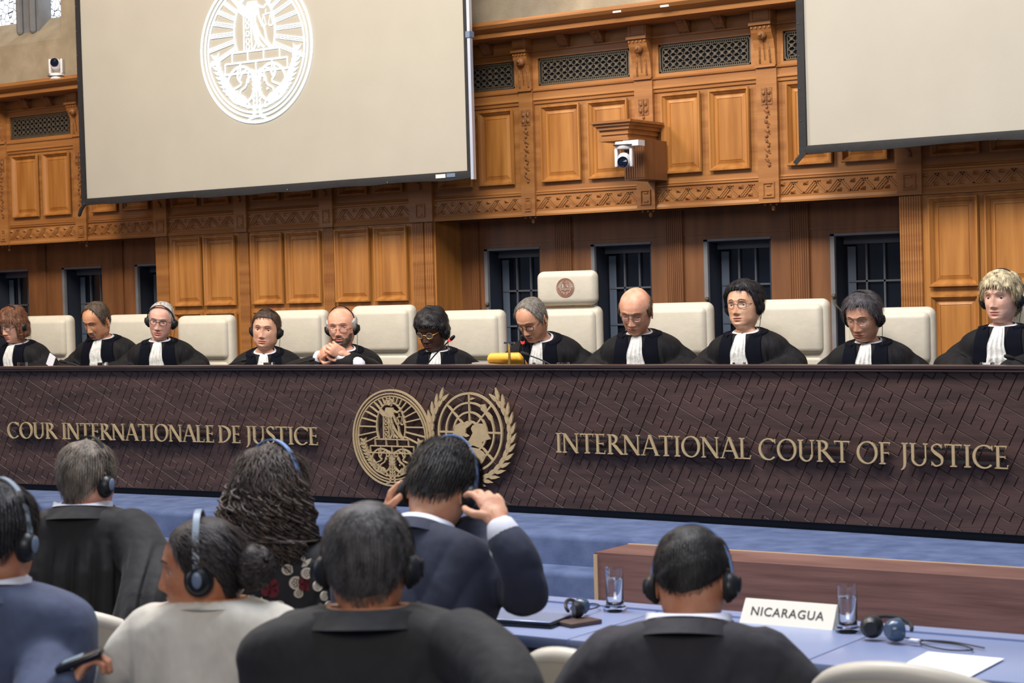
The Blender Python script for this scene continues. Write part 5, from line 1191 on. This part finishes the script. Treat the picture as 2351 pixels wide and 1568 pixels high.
# embroidered flowers on her blouse
def flowers(B, spots, cream, red):
    mats_ = [cream, red]; 
    for k, (px, py, rad, kind) in enumerate(spots):
        Pt = None; d = ray(px, py); d = d/np.linalg.norm(d); o_ = B.gar
        res = o_.ray_cast(Vector(CAM)-o_.matrix_world.translation, Vector(d)) if False else None
        me = o_.data; Vg = B._gv; c = CAM; rel = Vg-c; t = rel@d; dist = np.linalg.norm(rel-t[:, None]*d, axis=1); ok = dist < .02
        if not ok.any(): continue
        tt = t[ok].min(); near = ok & (t < tt+.03); ctr = Vg[near].mean(0); ctr = c+d*((ctr-c)@d)
        nrm = ctr-(B.N+np.array([0, 0, -.15])); nrm[2] *= .2; nrm /= np.linalg.norm(nrm); s1 = np.cross([0, 0, 1], nrm); s1 /= np.linalg.norm(s1); s2 = np.cross(nrm, s1)
        a = Art()
        if kind == 0: a.ring((0, 0), .8, .28, n=24); [a.ring((.38*math.cos(q), .38*math.sin(q)), .2, .1, n=10) for q in np.linspace(0, 6.28, 6)[:-1]]
        elif kind == 1: a.ring((0, 0), .95, .2, 180, 360, 20); [a.line((0, 0), (.7*math.cos(q), .7*math.sin(q)), .12) for q in np.linspace(3.3, 6.1, 8)]
        elif kind == 2: a.leaf((-.9, -.6), (.9, .6), .8); a.leaf((-.6, .2), (-.4, 1.2), .6)
        else: [a.disc((.55*math.cos(q), .55*math.sin(q)), .5, 12) for q in np.linspace(0, 6.28, 6)[:-1]]
        mb = a.build(lambda u, v, h: tuple(ctr+s1*u*rad+s2*v*rad*.9+nrm*(.006+h)), -.004, .001)
        obj('embroidered_flower', mb, red if kind == 3 else cream, B.gar, False)
d2._gv = np.array([v.co[:] for v in d2.gar.data.vertices])+np.array(d2.root['_o'])
flowers(d2, [(662, 1232, .032, 1), (684, 1262, .022, 2), (702, 1292, .02, 2), (659, 1308, .018, 0), (702, 1316, .019, 0), (678, 1338, .022, 0), (727, 1345, .018, 0), (684, 1362, .015, 0), (742, 1368, .016, 0), (622, 1350, .03, 3), (700, 1340, .024, 3), (573, 1322, .016, 0), (552, 1360, .022, 2), (548, 1345, .015, 0), (612, 1395, .03, 2), (598, 1388, .02, 0), (640, 1392, .02, 0), (752, 1390, .016, 0), (575, 1380, .02, 3), (735, 1300, .012, 2)],
        mat('embroidery_cream', (206, 196, 182), .8), mat('embroidery_red', (92, 22, 34), .85))
d4 = deleg(1590, 1338, 3.92, 196, 24, 3, 'man with cropped black hair in a charcoal suit, head bowed, before the nameplate', bt=186, lean=.2, hair='fade', hcol=(44, 40, 40), hcol2=(20, 18, 19), hth=.010, skin=(194, 140, 110), cloth='suit', ccol=(46, 44, 50), wide=1.2, slen=.011, nstr=8000, fw=1.1, up=.085, neck=1.2)
headset(d4, 'black headphones with blue-shining band on the bowed man before the nameplate', r=.098, top=.138, tilt=-8, band=mat('band_shine', (120, 150, 200), .3), cable=False)
d5 = deleg(845, 1296, 3.12, 190, 4, 0, 'heavy-set man with dark greying hair in a black suit, seen from behind at centre', bt=188, lean=.06, hair='short', hcol=(96, 92, 92), hcol2=(34, 32, 33), hth=.009, skin=(206, 146, 112), cloth='suit', ccol=(36, 35, 36), wide=1.3, slen=.018, nstr=7000, fw=1.1, neck=1.25, sc=1.03, up=.10, shirt=False,
    arms={-1: ([atY(1060, 1485, 3.15), atY(1130, 1530, 3.08), atY(1178, 1590, 3.0), atY(1190, 1660, 2.98)], [.085, .078, .066, .06]), 1: ([atY(690, 1480, 3.15), atY(655, 1550, 3.08), atY(650, 1650, 3.0)], [.085, .08, .07])})
headset(d5, 'black headphones low on the ears of the greying man at centre', r=.096, top=.128, cable=False)
d6 = deleg(462, 1310, 3.25, 99, 2, 0, 'woman with dark hair in a bun wearing a cream blouse, face turned left', bt=196, lean=.05, hair='up', hcol=(58, 50, 50), hcol2=(26, 22, 24), hth=.007, skin=(204, 142, 106), cloth='blouse', ccol=(232, 226, 212), brow=(50, 36, 30), nstr=2600, slen=.04, wide=1.04, sc=.98, flow=(0, 2.5, .3), up=.115, lift=.03)
headset(d6, 'black headphones with pale band on the woman with the bun', r=.094, top=.145, band=mat('band_pale', (150, 164, 178), .35), cable=False, light=True)
rng = np.random.RandomState(3); bc = np.array([0, .125, .0]); m = MB(); V, F = ellip(bc, (.05, .045, .052), 28); V += (V-bc)*(.12*np.sin(V[:, 2:3]*120+V[:, 0:1]*90)); m.add(d6.toH(V), F)
for k in range(70):
    a0 = rng.uniform(0, 6.28); ax = rotz(rng.uniform(0, 3))@rotx(rng.uniform(0, 3)); q = [bc+ax@np.array([.052*math.cos(a), .052*math.sin(a), rng.uniform(-.012, .012)]) for a in np.linspace(a0, a0+2.4, 14)]
    m.tube(d6.toH(np.array(q)), .0045, 6)
obj('hair_bun', m, hairmat((58, 50, 50), (26, 22, 24)), d6.hair)
d7 = deleg(-2, 1238, 2.95, 222, 4, 0, 'man in a blue-grey suit at the far left edge holding a black receiver', bt=200, lean=.05, hair='short', hcol=(40, 38, 42), hcol2=(20, 19, 22), hth=.014, skin=(204, 148, 118), cloth='suit', ccol=(74, 84, 112), wide=1.12, fw=1.05, up=.08,
           hands=[hand(atY(150, 1600, 2.75), atY(185, 1535, 2.78)-atY(150, 1600, 2.75), (.3, .5, .8), 1, curl=[.9, 1, 1, 1], thumb=.3)],
           arms={-1: ([atY(60, 1440, 3.0), atY(105, 1560, 2.9), atY(70, 1660, 2.75), atY(120, 1632, 2.74), atY(153, 1580, 2.75)], [.085, .075, .062, .05, .045])})
headset(d7, 'black headphones with pale band on the man at the far left edge', r=.095, top=.143, band=mat('band_pale', (150, 164, 178), .35), cable=False, light=True)
P = atY(183, 1516, 2.77); V, F = rbox(.055, .105, .016, .007, 3); M = rotz(-.9)@rotx(.35)
t = thing('receiver', P, 'black hand-held receiver in the hand of the man at the far left', 'device'); bd_ = obj('body', MB().add(xf(V, P, M), F), PHONE, t)
V, F = rbox(.032, .045, .003, .001, 1); obj('display', MB().add(xf(V+np.array([0, -.012, .009]), P, M), F), mat('display_grey', (150, 168, 180), .3), bd_)
